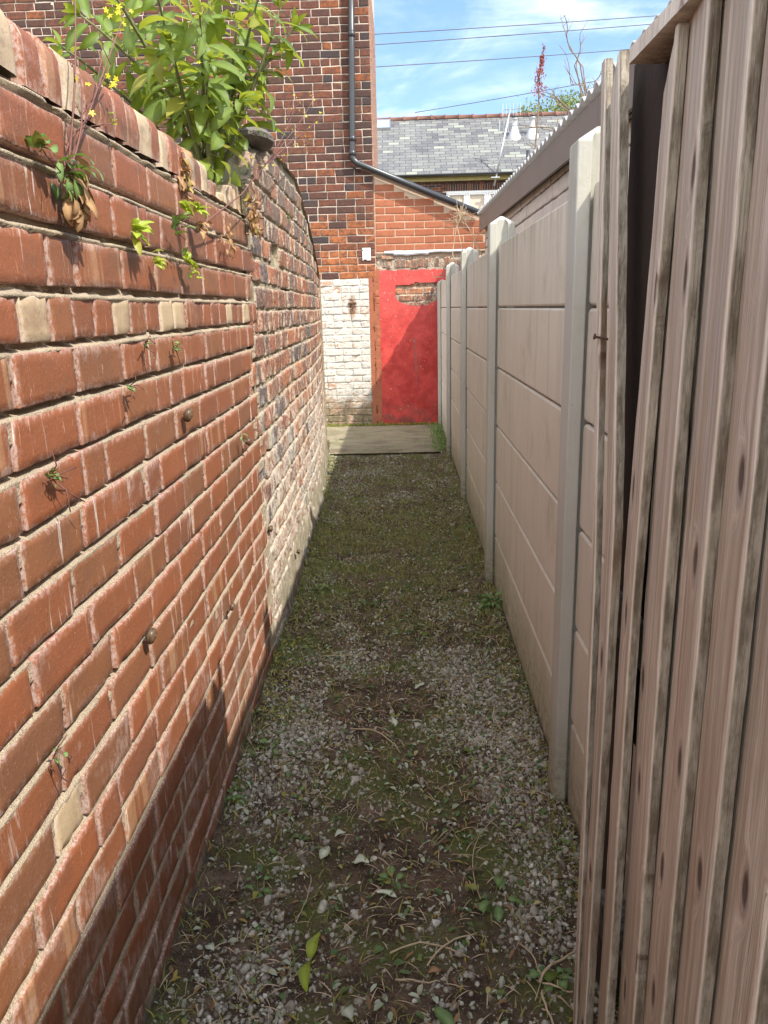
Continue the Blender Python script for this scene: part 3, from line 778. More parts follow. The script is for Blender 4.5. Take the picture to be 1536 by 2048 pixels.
def extension():
    t0 = thing('brick_extension', 'low orange brick extension with a sloping top above a blocked red doorway', 'extension', (.3, 11, 0))
    Yf = YW+.012; pf = pfW(Yf); mb = MB(); z = 2.195; k = 0; ph = .0885
    while z < 3.2:
        s = -.318-(.12 if k % 2 else 0)
        while s < 1.05:
            a = max(s, -.318); b = min(s+.245, 1.06)
            if b-a > .04 and z+ph < slope_top(b)-.01:
                brick(mb, pf, a+.004, b-.004, z+.0045, z+ph-.0045, out=random.uniform(-.0015, .0015), amp=.0008, bev=.003, depth=.02, wob=.001, step=.1)
            elif b-a > .04 and z+ph*.4 < slope_top(b)-.01:
                # chopped brick under the verge
                brick(mb, pf, a+.004, b-.004, z+.0045, max(z+.02, slope_top(b)-.02), out=random.uniform(-.006, .0), amp=.003, bev=.003, depth=.02, wob=.004, step=.06)
            s += .245
        z += ph; k += 1
    mb.build('brickwork', mExt, t0, True)
    mo = MB()
    def tz(s, z): return (-.003+.0015*fbm(s*20, z*20, 2), min(z, slope_top(s)+.004*fbm(s*20, 1, 2)))
    surf(mo, pf, -.325, 1.06, 2.18, 3.16, .03, tz)
    mo.box(-.32, 1.5, Yf+.03, 12.6, -.1, 2.2)
    n_ = 6
    a = [(-.32, Yf+.006, 2.19), (1.5, Yf+.006, 2.19), (1.5, Yf+.006, slope_top(1.5)), (-.32, Yf+.006, slope_top(-.32)), (-.32, 12.6, 2.19), (1.5, 12.6, 2.19), (1.5, 12.6, slope_top(1.5)), (-.32, 12.6, slope_top(-.32))]
    mo.add(a, [(0, 1, 2, 3), (5, 4, 7, 6), (1, 5, 6, 2), (4, 0, 3, 7)])
    mo.build('wall', mMortE, t0, False)
    rf = MB(); rf.add([(x, y, slope_top(x)+.012+dz) for dz in (0, .03) for (x, y) in ((-.32, Yf-.02), (1.55, Yf-.02), (1.55, 12.7), (-.32, 12.7))], [(0, 3, 2, 1), (4, 5, 6, 7), (0, 1, 5, 4), (1, 2, 6, 5), (2, 3, 7, 6), (3, 0, 4, 7)])
    rf.build('roof', mRoofDark, t0)
    # soldier bricks of the old lintel, dark sheet painted as the shaded gap and lead flashing over the doorway
    lt = MB(); s = -.33
    while s < 1.0:
        L = random.uniform(.05, .09)
        brick(lt, pf, s+.003, s+L-.003, 2.0+random.uniform(-.01, .01), 2.10+random.uniform(-.02, .02), out=-.012+random.uniform(-.012, .006), amp=.006, wob=.006, bev=.006, depth=.03, step=.03, rnd=(random.choice([.05, .45, .25]), .3, .3)); s += L
    surf(lt, pf, -.33, 1.05, 1.955, 2.13, .015, lambda s, z: -.02+.014*fbm(s*18, z*18, 6), rnd=(.45, .3, .3))
    for (a, b, z0, z1) in ((-.32, -.20, 2.12, 2.19), (-.25, -.1, 2.105, 2.15)):
        brick(lt, pf, a, b, z0, z1, out=.0, amp=.006, wob=.006, bev=.006, depth=.03, step=.03, rnd=(.22, .3, .3))
    lt.build('lintel', mOld, t0, True)
    vd = MB(); surf(vd, pf, -.325, 1.05, 2.09, 2.2, .02, lambda s, z: -.045+.01*fbm(s*9, z*9, 1)); vd.build('gap_shade', mDarkGap, t0)  # near-black sheet, the gap's shade put into its colour
    fl = MB()
    surf(fl, pf, -.21, .80, 0, 1, .02, lambda s, z: (.012+.012*math.sin(z*math.pi)+.004*fbm(s*20, z*3, 4), lerp(2.150+.014*fbm(s*6, 3, 3)+(.022 if s > .35 else 0)+(.02 if s < -.1 else 0), 2.205+.006*fbm(s*7, 9, 2), z)))
    fl.build('flashing', mFlash, t0, True)
    # blocked doorway: red painted render with a broken patch
    rd = MB()
    def inhole(s, z):
        cx, cz = .20, 1.72
        dx = (s-cx)/.285
        bot = 1.53+.10*abs(dx)**2.6+.015*fbm(s*14, 3, 2); top = 1.815+.012*fbm(s*9, 8, 2)-(.02 if s < .16 else 0)
        return abs(dx+.06*fbm(z*12, 1, 1)) < 1 and bot < z < top
    def ro(s, z):
        o = .012+.006*fbm(s*5, z*5, 12, 3)
        return (o, z if z > -.01 else z)
    def topred(s): return 1.972+.022*fbm(s*13, 2, 3)-.03*max(0, s-.4)
    surf(rd, pf, -.29, 1.03, -.03, 2.0, .011, ro, keep=lambda s, z: not inhole(s, z) and z < topred(s))
    rd.box(-.30, 1.05, Yf+.028, Yf+.05, -.05, 2.02)
    r_ = rd.build('blocked_doorway', mRed, t0, True)
    ib = MB(); z = 1.50; k = 0
    while z < 1.85:
        s = -.16-(.11 if k % 2 else 0)
        while s < .62:
            brick(ib, pf, s+.004, s+.212, z+.005, z+.08, out=-.012+random.uniform(-.008, .006), amp=.006, wob=.004, bev=.006, depth=.02, step=.03, rnd=(random.choice([.12, .9, .45, .25]), .9, .2)); s += .22
        z += .086; k += 1
    surf(ib, pf, -.15, .6, 1.48, 1.86, .02, lambda s, z: -.018+.006*fbm(s*20, z*20, 4), rnd=(.5, .2, .2))
    ib.build('exposed_bricks', mOld, r_, True)
    gr = MB()
    for pts in ([(0, 0), (.01, .03), (.022, .045), (.03, .03), (.02, .02), (.035, .0)], [(-.06, .03), (-.05, .045), (-.045, .02), (-.05, .0)], [(.0, .06), (.012, .075), (.02, .06)]):
        q = [(.405+a, Yf-.022, 1.665+b) for a, b in pts]
        gr = MB(); gr.tube(q, .0045, 5); gr.build('painted_scrawl', mFlash, r_)
extension()

# ------------------------------------------------------------ garage on the right
def garage():
    t0 = thing('garage', 'beige painted brick garage behind the concrete fence with a brown fascia and corrugated roof', 'garage', (1.6, 5, 0))
    mb = MB(); z = 1.66; k = 0
    def pf(s, o, z): return (1.02-o, s, z)
    def ft(y): return 2.28+(y-4)*.016
    while z < 2.42:
        s = 2.2+(.15 if k % 2 else 0)
        while s < 9.75:
            brick(mb, lambda a, o, b: pf(a, -o*-1, b), s+.006, min(s+.225, 9.8)-.010, z+.006, z+.098, out=random.uniform(-.002, .002), amp=.002, bev=.005, wob=.003, depth=.02, step=.1); s += .225
        z += .105; k += 1
    mb.build('brickwork', mPaintBr, t0, True)
    mo = MB(); mo.box(1.026, 4.2, -1.2, 9.85, -.1, 2.42); mo.build('wall', mRust2, t0)
    fa = MB()
    ys = [-1.2, 2.0, 4.0, 6.55, 9.78]
    for a, b in zip(ys, ys[1:]):
        vs = []
        for y in (a+.003, b-.003):
            for x in (.945, .965):
                for z in (ft(y), ft(y)+.175): vs.append((x, y, z))
        fa.add(vs, [(0, 1, 3, 2), (4, 6, 7, 5), (0, 4, 5, 1), (2, 3, 7, 6), (0, 2, 6, 4), (1, 5, 7, 3)])
    fa.build('fascia', mFascia, t0)
    so = MB(); so.add([(x, y, ft(y)+dz) for y in (-1.2, 9.78) for x in (.966, 1.03) for dz in (.03, .05)], [(0, 1, 3, 2), (4, 6, 7, 5), (0, 4, 5, 1), (2, 3, 7, 6), (0, 2, 6, 4), (1, 5, 7, 3)])
    so.build('soffit', mRoofDark, t0)
    rf = MB(); n = int((9.8+1.2)/.0183); vs = []; fs = []
    for i in range(n+1):
        y = -1.2+i*.0183; wv = .017*math.sin(2*math.pi*y/.146)
        for (x, dz) in ((.925, 0), (4.2, .42)):
            for th in (0, .007): vs.append((x, y, ft(y)+.208+dz+wv+th))
    for i in range(n):
        a = i*4; b = a+4
        fs += [(a, a+2, b+2, b), (a+1, b+1, b+3, a+3), (a, b, b+1, a+1), (a+2, a+3, b+3, b+2)]
    rf.add(vs, fs); rf.build('roof', mSheet, t0, True)
garage()
def film():
    mb = MB(); c0 = Vector((.80, 9.72, 1.99)); vs = []; fs = []
    for j in range(13):
        for i in range(13):
            u = i/12-.5; v = j/12-.5
            vs.append(c0+Vector((u*.26+.03*fbm(u*5, v*5, 1), v*.2, .05*fbm(u*7, v*7, 3, 3)*2-(u*u+v*v)*.3+u*.12)))
    for j in range(12):
        for i in range(12): fs.append((j*13+i, j*13+i+1, (j+1)*13+i+1, (j+1)*13+i))
    mb.add(vs, fs); o = mb.build('plastic_film', mFoil, None, False); tag(o, 'crumpled silvery plastic film caught behind the concrete fence near the orange brick wall', 'litter')
film()

# ------------------------------------------------------------ concrete fence
PY0, PS = 2.05, 1.93
def conc_fence():
    t0 = thing('concrete_fence', 'long fence of grey concrete posts and buff panels down the right side', 'fence', (.5, 6, 0))
    def post(y, dx=0, dz=0, lean=0):
        mb = MB(); x0, x1 = .44+dx, .565+dx; fl = .036; sl = .026; w_ = .10
        prof = [(x0, 0), (x0+fl, 0), (x0+fl, sl), (x1-fl, sl), (x1-fl, 0), (x1, 0), (x1, w_), (x1-fl, w_), (x1-fl, w_-sl), (x0+fl, w_-sl), (x0+fl, w_), (x0, w_)]
        b = .004
        zt = 1.90+dz; cx, cy = (x0+x1)/2, w_/2
        def capz(px, py): 
            r_ = max(abs(px-cx)/(.0625), abs(py-cy)/.05); return zt+.040*(1-r_)
        lv = [-.12, .3, .7, 1.1, 1.5, None]
        vs = []; n = len(prof)
        for l in lv:
            for (px, py) in prof:
                z = capz(px, py)-.001 if l is None else l
                vs.append((px-lean*z+.0015*fbm(px*30, z*5, y, 2), y+py+.0015*fbm(z*6, px*20, y, 2), z))
        fs = []
        for k in range(len(lv)-1):
            for i in range(n): fs.append((k*n+i, k*n+(i+1) % n, (k+1)*n+(i+1) % n, (k+1)*n+i))
        o = (len(lv)-1)*n; ap = len(vs)
        zt2 = zt+.040; vs.append((cx-lean*zt2, y+cy, zt2))
        for i in range(n): fs.append((o+i, o+(i+1) % n, ap))
        mb.add(vs, fs, rr()); q = mb.build('post', mPost, t0, False)
        bv = q.modifiers.new('bevel', 'BEVEL'); bv.width = .004; bv.segments = 2; bv.limit_method = 'ANGLE'; bv.angle_limit = R(40)
    for k in range(-2, 5):
        post(PY0+k*PS, dx=(.0, .004, 0, -.003, .003, .0, .0)[k+2], dz=(0, 0, .0, .0, -.004, -.004, -.10)[k+2], lean=.0)
    for k in range(-2, 4):
        ya = PY0+k*PS+.10-.012; yb = PY0+(k+1)*PS+.012
        for r_ in range(6):
            z0 = -.0+r_*.3+.0035; z1 = z0+.293; mb = MB()
            if r_ == 0: z0 = -.08
            if r_ == 5: z1 += .004
            x0, x1 = .483+random.uniform(-.001, .0015), .524
            c = .007; rr_ = .02
            def ring(x, ins):
                pts = []
                for (cy, cz, a0) in ((yb-rr_, z0+rr_, -90), (yb-rr_, z1-rr_, 0), (ya+rr_, z1-rr_, 90), (ya+rr_, z0+rr_, 180)):
                    for s_ in range(4):
                        a = R(a0+s_*30); q = rr_-ins
                        pts.append((x, cy+q*math.cos(a), cz+q*math.sin(a)))
                return pts
            vs = ring(x1, 0)+ring(x0+c, 0)+ring(x0+c*.35, c*.35)+ring(x0, c); n = 16
            fs = [tuple(range(n))]
            for a in range(3):
                for i in range(n): fs.append((a*n+i, (a+1)*n+i, (a+1)*n+(i+1) % n, a*n+(i+1) % n))
            fs.append(tuple(3*n+i for i in range(n-1, -1, -1)))
            mb.add(vs, fs, rr()); mb.build('panel', mPanel, t0, False)
conc_fence()

# ------------------------------------------------------------ timber fence
def wood_fence():
    t0 = thing('wooden_fence', 'weathered wooden fence of overlapping upright boards in the right foreground', 'fence', (.36, .2, 0))
    def board(N, W0, ztop, xf=.330, th=.014, xb=.3515, thb=.006, topcut=None, zb=-.06, wob=.0022, lean=0, yshift=None, name='board', Wf=None):
        """N near edge, W width; section tapers from thick near edge to thin far edge"""
        mb = MB(); sd = random.random()*60; nz = 46; rn = rr()
        W = W0
        ring = [(xf, .006, 0)]+[(xf+.0006, .0012, .5)]+[(xf+.0035, -.0006, 1), (xf+th, -.001, 1), (xf+th+.001, .004, 1), (xb+thb, W, 1), (xb, W, 1), (xb, W-.001, 0)]+[(lerp(xb, xf, q), lerp(W, 0, q), 0) for q in (.25, .5, .75)]
        n = len(ring); vs = []; bd = []
        for j in range(nz+1):
            f = j/nz
            for i, (x, dy, e) in enumerate(ring):
                zt = ztop
                if topcut: zt = ztop+topcut*(dy/W)
                z = lerp(zb, zt, f)
                if Wf: dy = dy*Wf(z)
                cw = wob*fbm(z*2.2, sd, i % 2, 3)*(1.6 if i in (0, 1, 2) else 1)
                jx = .0035*fbm(z*1.1, sd+9, 0, 2)+(.0012*fbm(z*14, sd, i, 2))
                ys = yshift(z) if yshift else 0
                vs.append((x+jx+lean*z, N+dy+cw+ys+.0012*fbm(z*11, sd+2, 3, 2), z)); bd.append(float(e))
        fs = []
        for j in range(nz):
            for i in range(n): fs.append((j*n+i, (j+1)*n+i, (j+1)*n+(i+1) % n, j*n+(i+1) % n))
        fs.append(tuple(range(n))); fs.append(tuple(nz*n+i for i in range(n-1, -1, -1)))
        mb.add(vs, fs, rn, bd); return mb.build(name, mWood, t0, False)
    Ns = [1.055, .926, .812, .714, .597, .487, .377, .267, .157, .047, -.063, -.173, -.283, -.393, -.503, -.613, -.723, -.833]
    for k, N in enumerate(Ns):
        W = (.135 if k else .100)
        if k == 0:
            board(N, .118, 1.825, topcut=-.05, yshift=lambda z: -.035*max(0, (z-1.1)/.75), xb=.3515, Wf=lambda z: 1-.13*min(1, max(0, (z-1.2)/.55)))
        else: board(N, W, 1.83, th=random.uniform(.0125, .0155))
    board(1.179, .058, 1.872, th=.0155, xb=.334, thb=.011, topcut=-.045, yshift=lambda z: .10*max(0, (z-1.15)/.7)**1.1, name='board')
    o = board(1.275, .026, 1.885, th=.0125, xb=.331, thb=.012, yshift=lambda z: .085*max(0, (z-1.0)/.85)-.03*max(0, (1.0-z)), wob=.003, name='loose_slat')
    nl = MB(); nl.tube([(.322, 1.315, 1.455), (.36, 1.30, 1.447)], .0022, 6); nl.tube([(.3205, 1.316, 1.4555), (.323, 1.316, 1.455)], .005, 8); nl.build('nail', mRust, o)
    # posts and rails behind
    rl = MB()
    for z in (.32, .95):
        rl.box(.362, .41, -.9, 1.262, z, z+.075, rnd=(.3, .4, .5))
    rl.box(.362, .41, -.9, 1.05, 1.62, 1.695, rnd=(.3, .4, .5)); rl.d = [1.0]*len(rl.d)
    rl.build('rail', mWood, t0)
    for (y, zt) in ((1.33, 1.36), (-.4, 1.8)):
        pp = MB(); pp.box(.412, .437, y, y+.12, -.1, zt, rnd=(.1, .4, .2)); pp.build('fence_post', mDarkWood, t0)
    br = MB(); br.box(.372, .408, 1.03, 1.345, .80, 1.868, rnd=(.6, .4, .2)); br.build('backing_board', mDarkWood, t0)
    # capping rail on top, worn along its edge
    cp = MB(); vs = []; fs = []; ny = 60; sec = [(.322, 1.830), (.322, 1.850), (.326, 1.854), (.425, 1.858), (.427, 1.834), (.36, 1.829)]; n = len(sec); bd = []
    for j in range(ny+1):
        y = lerp(-.9, 1.195, j/ny)
        for i, (x, z) in enumerate(sec):
            vs.append((x+.004*fbm(y*7, i*.3, 3, 3), y+.012*fbm(x*9, z*9, 1) if j == ny else y, z+.004*fbm(y*3, 1, i*.1, 3))); bd.append(.55 if i in (0, 1, 2) else 1.0)
    for j in range(ny):
        for i in range(n): fs.append((j*n+i, j*n+(i+1) % n, (j+1)*n+(i+1) % n, (j+1)*n+i))
    fs.append(tuple(range(n-1, -1, -1))); fs.append(tuple(ny*n+i for i in range(n)))
    cp.add(vs, fs, rr(), bd); cp.build('capping_rail', mWood, t0)
wood_fence()
# ------------------------------------------------------------ slate roofed terrace far behind
def terrace():
    t0 = thing('terraced_house', 'grey slate roofed brick house with a red ridge beyond the orange brick wall', 'house', (4, 27, 0))
    E_, RZ, YE, YR = 5.42, 7.60, 25.0, 28.0
    rf = MB(); x0, x1 = -9, 18
    rf.add([(x0, YE-.12, E_-.05), (x1, YE-.12, E_-.05), (x1, YR, RZ), (x0, YR, RZ), (x0, 31.1, E_-.05), (x1, 31.1, E_-.05), (x0, YE-.12, E_-.09), (x1, YE-.12, E_-.09)], [(0, 1, 2, 3), (3, 2, 5, 4), (6, 7, 1, 0), (0, 3, 4), (1, 5, 2)])
    roof = rf.build('roof', mSlate, t0)
    rt = MB(); x = x0
    while x < x1:
        vs = []; fs = []
        dz = random.uniform(-.01, .01)
        for a, (xx, r_) in enumerate(((x, .105), (x+.40, .10), (x+.40, .125), (x+.46, .125), (x+.46, .10))):
            for k in range(9):
                q = math.pi*(-.12+1.24*k/8); vs.append((xx, YR-r_*math.cos(q), RZ-.01+dz+r_*.9*math.sin(q)))
        for a in range(4):
            for k in range(8): fs.append((a*9+k, (a+1)*9+k, (a+1)*9+k+1, a*9+k+1))
        rt.add(vs, fs); x += .46
    rt.build('ridge_tiles', mTerr, roof, True)
    wl = MB(); wl.box(x0, x1, YE+.14, 31, 0, 5.4); wl.build('wall', mMortH, t0)
    bw = MB(); z = 3.6; k = 0
    def pf(s, o, z): return (s, YE+.13-o, z)
    while z < 5.35:
        s = -1.5-(.11 if k % 2 else 0)
        while s < 7:
            e = s+.225
            soldier = 4.93 < z+.03 < 5.13 and 1.3 < s < 3.5
            if not (1.40 < s+.1 < 3.35 and 3.9 < z+.03 < 4.93) and not soldier:
                bw.box(s+.005, e-.005, YE+.125, YE+.16, z+.005, z+.07, rnd=rr())
            s = e
        z += .076; k += 1
    s = 1.25
    while s < 3.5: bw.box(s+.004, s+.066, YE+.122, YE+.16, 4.935, 5.15, rnd=rr()); s += .075
    bw.build('brickwork', mHouse, t0)
    gt = MB(); n = 9; vs = []; fs = []
    for a, x in enumerate((x0, x1)):
        for k in range(n):
            q = math.pi*k/(n-1); vs.append((x, YE-.17-.065*math.cos(q), E_-.035-.075*math.sin(q)))
        for k in range(n):
            q = math.pi*(n-1-k)/(n-1); vs.append((x, YE-.17-.06*math.cos(q), E_-.035-.07*math.sin(q)))
    for k in range(2*n): fs.append((k, (k+1) % (2*n), 2*n+(k+1) % (2*n), 2*n+k))
    gt.add(vs, fs); g = gt.build('gutter', mBlackPl, t0, True)
    hp = MB(); hp.tube([(-.05, YE-.14, E_-.1), (-.05, YE-.10, E_-.25), (-.05, YE+.06, E_-.4), (-.05, YE+.06, 0)], .035, 8); hp.build('downpipe', mBlackPl, t0, True)
    fb = MB(); fb.box(x0, x1, YE-.02, YE+.02, E_-.22, E_-.06); fb.build('fascia', mk['ochre'], t0)
    # white window of three lights, leaded panes
    wf = MB(); X0, X1, Z0, Z1 = 1.42, 3.30, 3.92, 4.92; yf = YE+.10
    wf.box(X0, X1, yf, yf+.07, Z1-.06, Z1); wf.box(X0, X1, yf, yf+.07, Z0, Z0+.06)
    n = 3; W = (X1-X0)/n
    for i in range(n+1):
        x = X0+i*W; wf.box(x-.035 if i else x, x+.035 if i < n else x, yf+.002, yf+.068, Z0+.06, Z1-.06)
    fr = wf.build('window', mWhitePl, t0)
    gl = MB(); gl.box(X0+.03, X1-.03, yf+.045, yf+.055, Z0+.03, Z1-.03); gl.build('pane', mGlass, fr)
    for i in range(n):
        sa = MB(); x = X0+i*W
        a, b, c_, d = x+.045, x+W-.045, Z0+.065, Z1-.065
        for bx in ((a, a+.045, c_, d), (b-.045, b, c_, d), (a+.045, b-.045, c_, c_+.045), (a+.045, b-.045, d-.045, d)): sa.box(bx[0], bx[1], yf-.012, yf+.044, bx[2], bx[3])
        sa.build('sash', mWhitePl, fr)
        ba = MB()
        for q in (.33, .67): ba.box(lerp(a, b, q)-.005, lerp(a, b, q)+.005, yf+.036, yf+.0445, c_+.045, d-.045)
        for q in (.25, .5, .75): ba.box(a+.045, b-.045, yf+.0365, yf+.0440, lerp(c_, d, q)-.005, lerp(c_, d, q)+.005)
        ba.build('glazing_bars', mk['lead'], fr)
    si = MB(); si.box(X0-.08, X1+.08, YE+.02, YE+.12, Z0-.07, Z0-.002); si.build('sill', mWhitePl, fr)
    def on(x, f): # point on the front slope
        return Vector((x, lerp(YE-.12, YR, f), lerp(E_-.05, RZ, f)))
    nrm = Vector((0, -(RZ-E_), YR-YE)).normalized()
    # skylight
    a = on(-.75, .80); b = on(-.28, .80); c_ = on(-.28, .965); d = on(-.75, .965)
    sk = MB(); P = [a, b, c_, d]; cen = (a+b+c_+d)/4
    vs = [p+nrm*.005 for p in P]+[p+nrm*.09 for p in P]+[cen+(p-cen)*.86+nrm*.09 for p in P]+[cen+(p-cen)*.86+nrm*.075 for p in P]
    fs = [(i, (i+1) % 4, 4+(i+1) % 4, 4+i) for i in range(4)]+[(4+i, 4+(i+1) % 4, 8+(i+1) % 4, 8+i) for i in range(4)]+[(8+i, 8+(i+1) % 4, 12+(i+1) % 4, 12+i) for i in range(4)]
    sk.add(vs, fs); k_ = sk.build('skylight', mSteel, roof)
    gl = MB(); gl.add([cen+(p-cen)*.86+nrm*.076 for p in P], [(0, 1, 2, 3)]); gl.build('pane', mSkyl, roof)
    # two white flue terminals
    for x, f in ((3.70, .60), (4.27, .61)):
        p = on(x, f); fl = MB()
        prof = [(.27, -.05), (.27, .0), (.215, .05), (.12, .40), (.10, .43), (.10, .46), (.085, .48), (.085, .70), (.105, .71), (.105, .78), (.04, .79)]
        vs = []; fs = []; n = 18
        for (r_, h) in prof:
            for i in range(n):
                q = 2*math.pi*i/n; vs.append((p.x+r_*.78*math.cos(q), p.y+r_*.78*math.sin(q), p.z+h*.72+(-.19*math.sin(q)*-1 if h < .01 else 0)))
        for j in range(len(prof)-1):
            for i in range(n): fs.append((j*n+i, j*n+(i+1) % n, (j+1)*n+(i+1) % n, (j+1)*n+i))
        fl.add(vs, fs); q_ = fl.build('flue', mFlueW, roof, True)
        cp = MB(); cp.tube([p+Vector((0, 0, .56)), p+Vector((0, 0, .62))], .09, 16); cp.build('flue_cap', mBlackPl, roof, True)
    vp = MB(); vp.tube([(3.86, YE-.05, 5.2), (3.86, YE-.05, 5.98)], .055, 12); vp.build('vent_pipe', mBlackPl, t0, True)
    # TV aerial on a raking mast
    am = MB(); A = Vector((2.84, YE-.22, 5.0)); B = Vector((3.30, YE-.10, 7.10)); am.tube([A, B], .028, 8)
    mast = am.build('aerial', mSteel, t0, True)
    for p, nn, sp in ((B+Vector((.02, 0, .0)), 6, .34), (B-Vector((.07, 0, .45)), 5, .30)):
        ya = MB(); d = Vector((.7, -.35, -.05)).normalized(); ya.tube([p-d*.25, p+d*.3], .012, 6)
        for i in range(nn):
            q = p-d*.25+d*(.55*i/(nn-1)); ya.tube([q+Vector((0, 0, -sp/2)), q+Vector((0, 0, sp/2))], .007, 4)
        ya.tube([p-d*.25+Vector((-.0, 0, -.17)), p-d*.25+Vector((0, 0, .17))], .014, 6)
        ya.build('antenna', mSteel, mast)
    br = MB(); br.box(A.x-.10, A.x+.16, YE-.25, YE-.22, 5.22, 5.245); br.build('mast_bracket', mSteel, mast)
mk = {}
mk['ochre'] = simple('ochre_board', (.38, .32, .13), .8, .25, 5, .3)
mk['lead'] = simple('glazing_strip', (.70, .66, .50), .5, .1, 5, .1)
terrace()
lab = ['highest thin cable crossing the sky at the top', 'thin cable just below the highest one in the sky', 'third thin cable crossing the blue sky above the slate roof', 'lowest cable slanting steeply up to the right from the ridge of the slate roof']
for i, (a, b) in enumerate((((640, 78), (1420, 21)), ((640, 100), (1420, 36)), ((640, 144), (1420, 84)), ((820, 233), (1420, 118)))):
    A = atY(*a, 19.0); B = atY(*b, 21.0+i*.3); A = A-(B-A)*(.9 if i < 3 else 0); B = B+(B-A)*.8
    if i == 3: A = Vector((.62, 28, 7.66)); A = atY(830, 231, 28.0)
    mb = MB(); N = 26; sg = .28 if i < 3 else .10
    mb.tube([A.lerp(B, k/N)-Vector((0, 0, sg*4*(k/N)*(1-k/N)))+Vector((0, 0, sg*.9)) for k in range(N+1)], .010 if i < 3 else .012, 5)
    tag(mb.build('overhead_cable', mCable, None, True), lab[i], 'cable', 'overhead cables')

# ------------------------------------------------------------ leaves
def leaf(mb, p, d, up, L, W, droop=.3, fold=.25, n=5, rnd=None, shape=1.0, wave=0, curl=0):
    """a real leaf blade: midrib bends, halves fold up, outline tapers at both ends"""
    d = Vector(d).normalized(); up = Vector(up); side = d.cross(up)
    side = side.normalized() if side.length > 1e-5 else d.orthogonal().normalized()
    nr = side.cross(d).normalized(); q = Vector(p); vs = []; fs = []; bd = []; rnd = rnd or rr(); ph = random.random()*6
    for i in range(n+1):
        f = i/n; w = W*.5*(math.sin(math.pi*min(1, f**shape*.97+.02)))**.8*(1.0 if i < n else .05)
        lift = nr*(w*fold); wv = nr*(wave*W*math.sin(f*9+ph))
        vs += [q-side*w+lift+wv, q, q+side*w+lift-wv]; bd += [0, 1, 0]
        a = droop/n*(1+f); d = (d-nr*a).normalized() if curl == 0 else (d-nr*a+side*curl/n).normalized()
        nr = side.cross(d).normalized(); q = q+d*(L/n)
    for i in range(n):
        a = i*3; fs += [(a, a+1, a+4, a+3), (a+1, a+2, a+5, a+4)]
    mb.add(vs, fs, rnd, bd)
def rv(s=1.0): return Vector((random.gauss(0, 1), random.gauss(0, 1), random.gauss(0, 1)))*s

# ---- big leafy shrub behind the left wall
def shrub():
    base = Vector((-.90, 3.15, 1.2))
    t0 = thing('leafy_shrub', 'large leafy green shrub leaning over the top of the left wall', 'shrub', (-.9, 3.15, 0))
    st = MB(); lf = MB()
    st.tube([(-.95, 3.15, -.02), (-.93, 3.15, .6), (-.88, 3.13, 1.3), (-.84, 3.12, 1.85)], [.035, .03, .026, .018], 8)
    tips = [((480, -60), 3.1), ((425, -80), 3.3), ((360, -70), 3.0), ((300, -60), 2.7), ((250, 20), 2.9), ((210, -40), 2.5), ((160, 30), 2.75), ((520, -20), 2.9), ((560, 20), 3.0), ((585, 60), 3.1), ((500, 60), 3.3), ((120, 90), 2.9), ((340, 90), 2.6), ((420, 120), 2.75), ((530, 130), 3.1), ((290, 150), 2.9), ((480, 200), 2.85), ((400, 30), 2.5)]
    leafs = []
    for k, ((px, py), Y) in enumerate(tips):
        tip = atY(px, py, Y); b = atY(random.uniform(415, 480), random.uniform(325, 350), random.uniform(2.95, 3.3)); b.x -= .06
        mid = b.lerp(tip, .5)+Vector((0, 0, .07))+rv(.02)
        P = [b*(1-f)**2+mid*2*f*(1-f)+tip*f*f for f in [i/9 for i in range(10)]]
        st.tube([Vector((-.85, 3.12, 1.75))]+P, [.013]+[.0095*(1-.07*i) for i in range(10)], 5)
        L = (tip-b).length; n = max(5, int(L/.055))
        for i in range(1, n+1):
            f = .16+.84*i/n; j = min(8, int(f*9)); p = P[j].lerp(P[j+1], f*9-j) if j < 9 else P[9]
            d = (P[min(9, j+1)]-P[j]).normalized(); a0 = random.random()*math.pi
            for sd in (0, 1):
                if random.random() < .12: continue
                a = a0+math.pi*sd; o = d.orthogonal().normalized(); o = Matrix.Rotation(a, 3, d) @ o
                dr = (d*random.uniform(.1, .75)+o+Vector((0, 0, -.05))+rv(.18)).normalized()
                size = random.uniform(.075, .175)*(1-.25*(i == n)); W = size*random.uniform(.27, .38)
                leaf(lf, p+dr*.012, dr, Vector((0, 0, 1))+rv(.35)+Vector((.3, -.3, 0)), size, W, droop=random.uniform(.3, 1.1), fold=random.uniform(.1, .5), n=8, shape=.78, wave=random.uniform(.02, .10), curl=random.uniform(-.3, .3))
        for q in range(4): leaf(lf, tip, (d+rv(.5)), Vector((0, 0, 1))+rv(.3), random.uniform(.05, .09), .022, droop=.4, n=5)
    # low hanging leaves over the wall top
    for k in range(34):
        p = atY(random.uniform(385, 480), random.uniform(250, 345), random.uniform(2.75, 3.2)); p.x = min(p.x, -.60+random.uniform(-.06, .05))
        leaf(lf, p, Vector((random.uniform(-.6, .9), random.uniform(-1, .3), random.uniform(-.9, .3))), Vector((0, 0, 1))+rv(.4), random.uniform(.06, .12), random.uniform(.025, .05), droop=.9, n=6, wave=.05)
    for k in range(60):
        p = atY(random.uniform(250, 440), random.uniform(215, 320), random.uniform(2.9, 3.5)); p.x -= .08
        leaf(lf, p, rv(), Vector((0, 0, 1))+rv(.4), random.uniform(.05, .11), random.uniform(.02, .045), droop=.9, n=5)
    st.build('stem', mStem, t0, True); lf.build('foliage', mBuddleia, t0, True)
shrub()

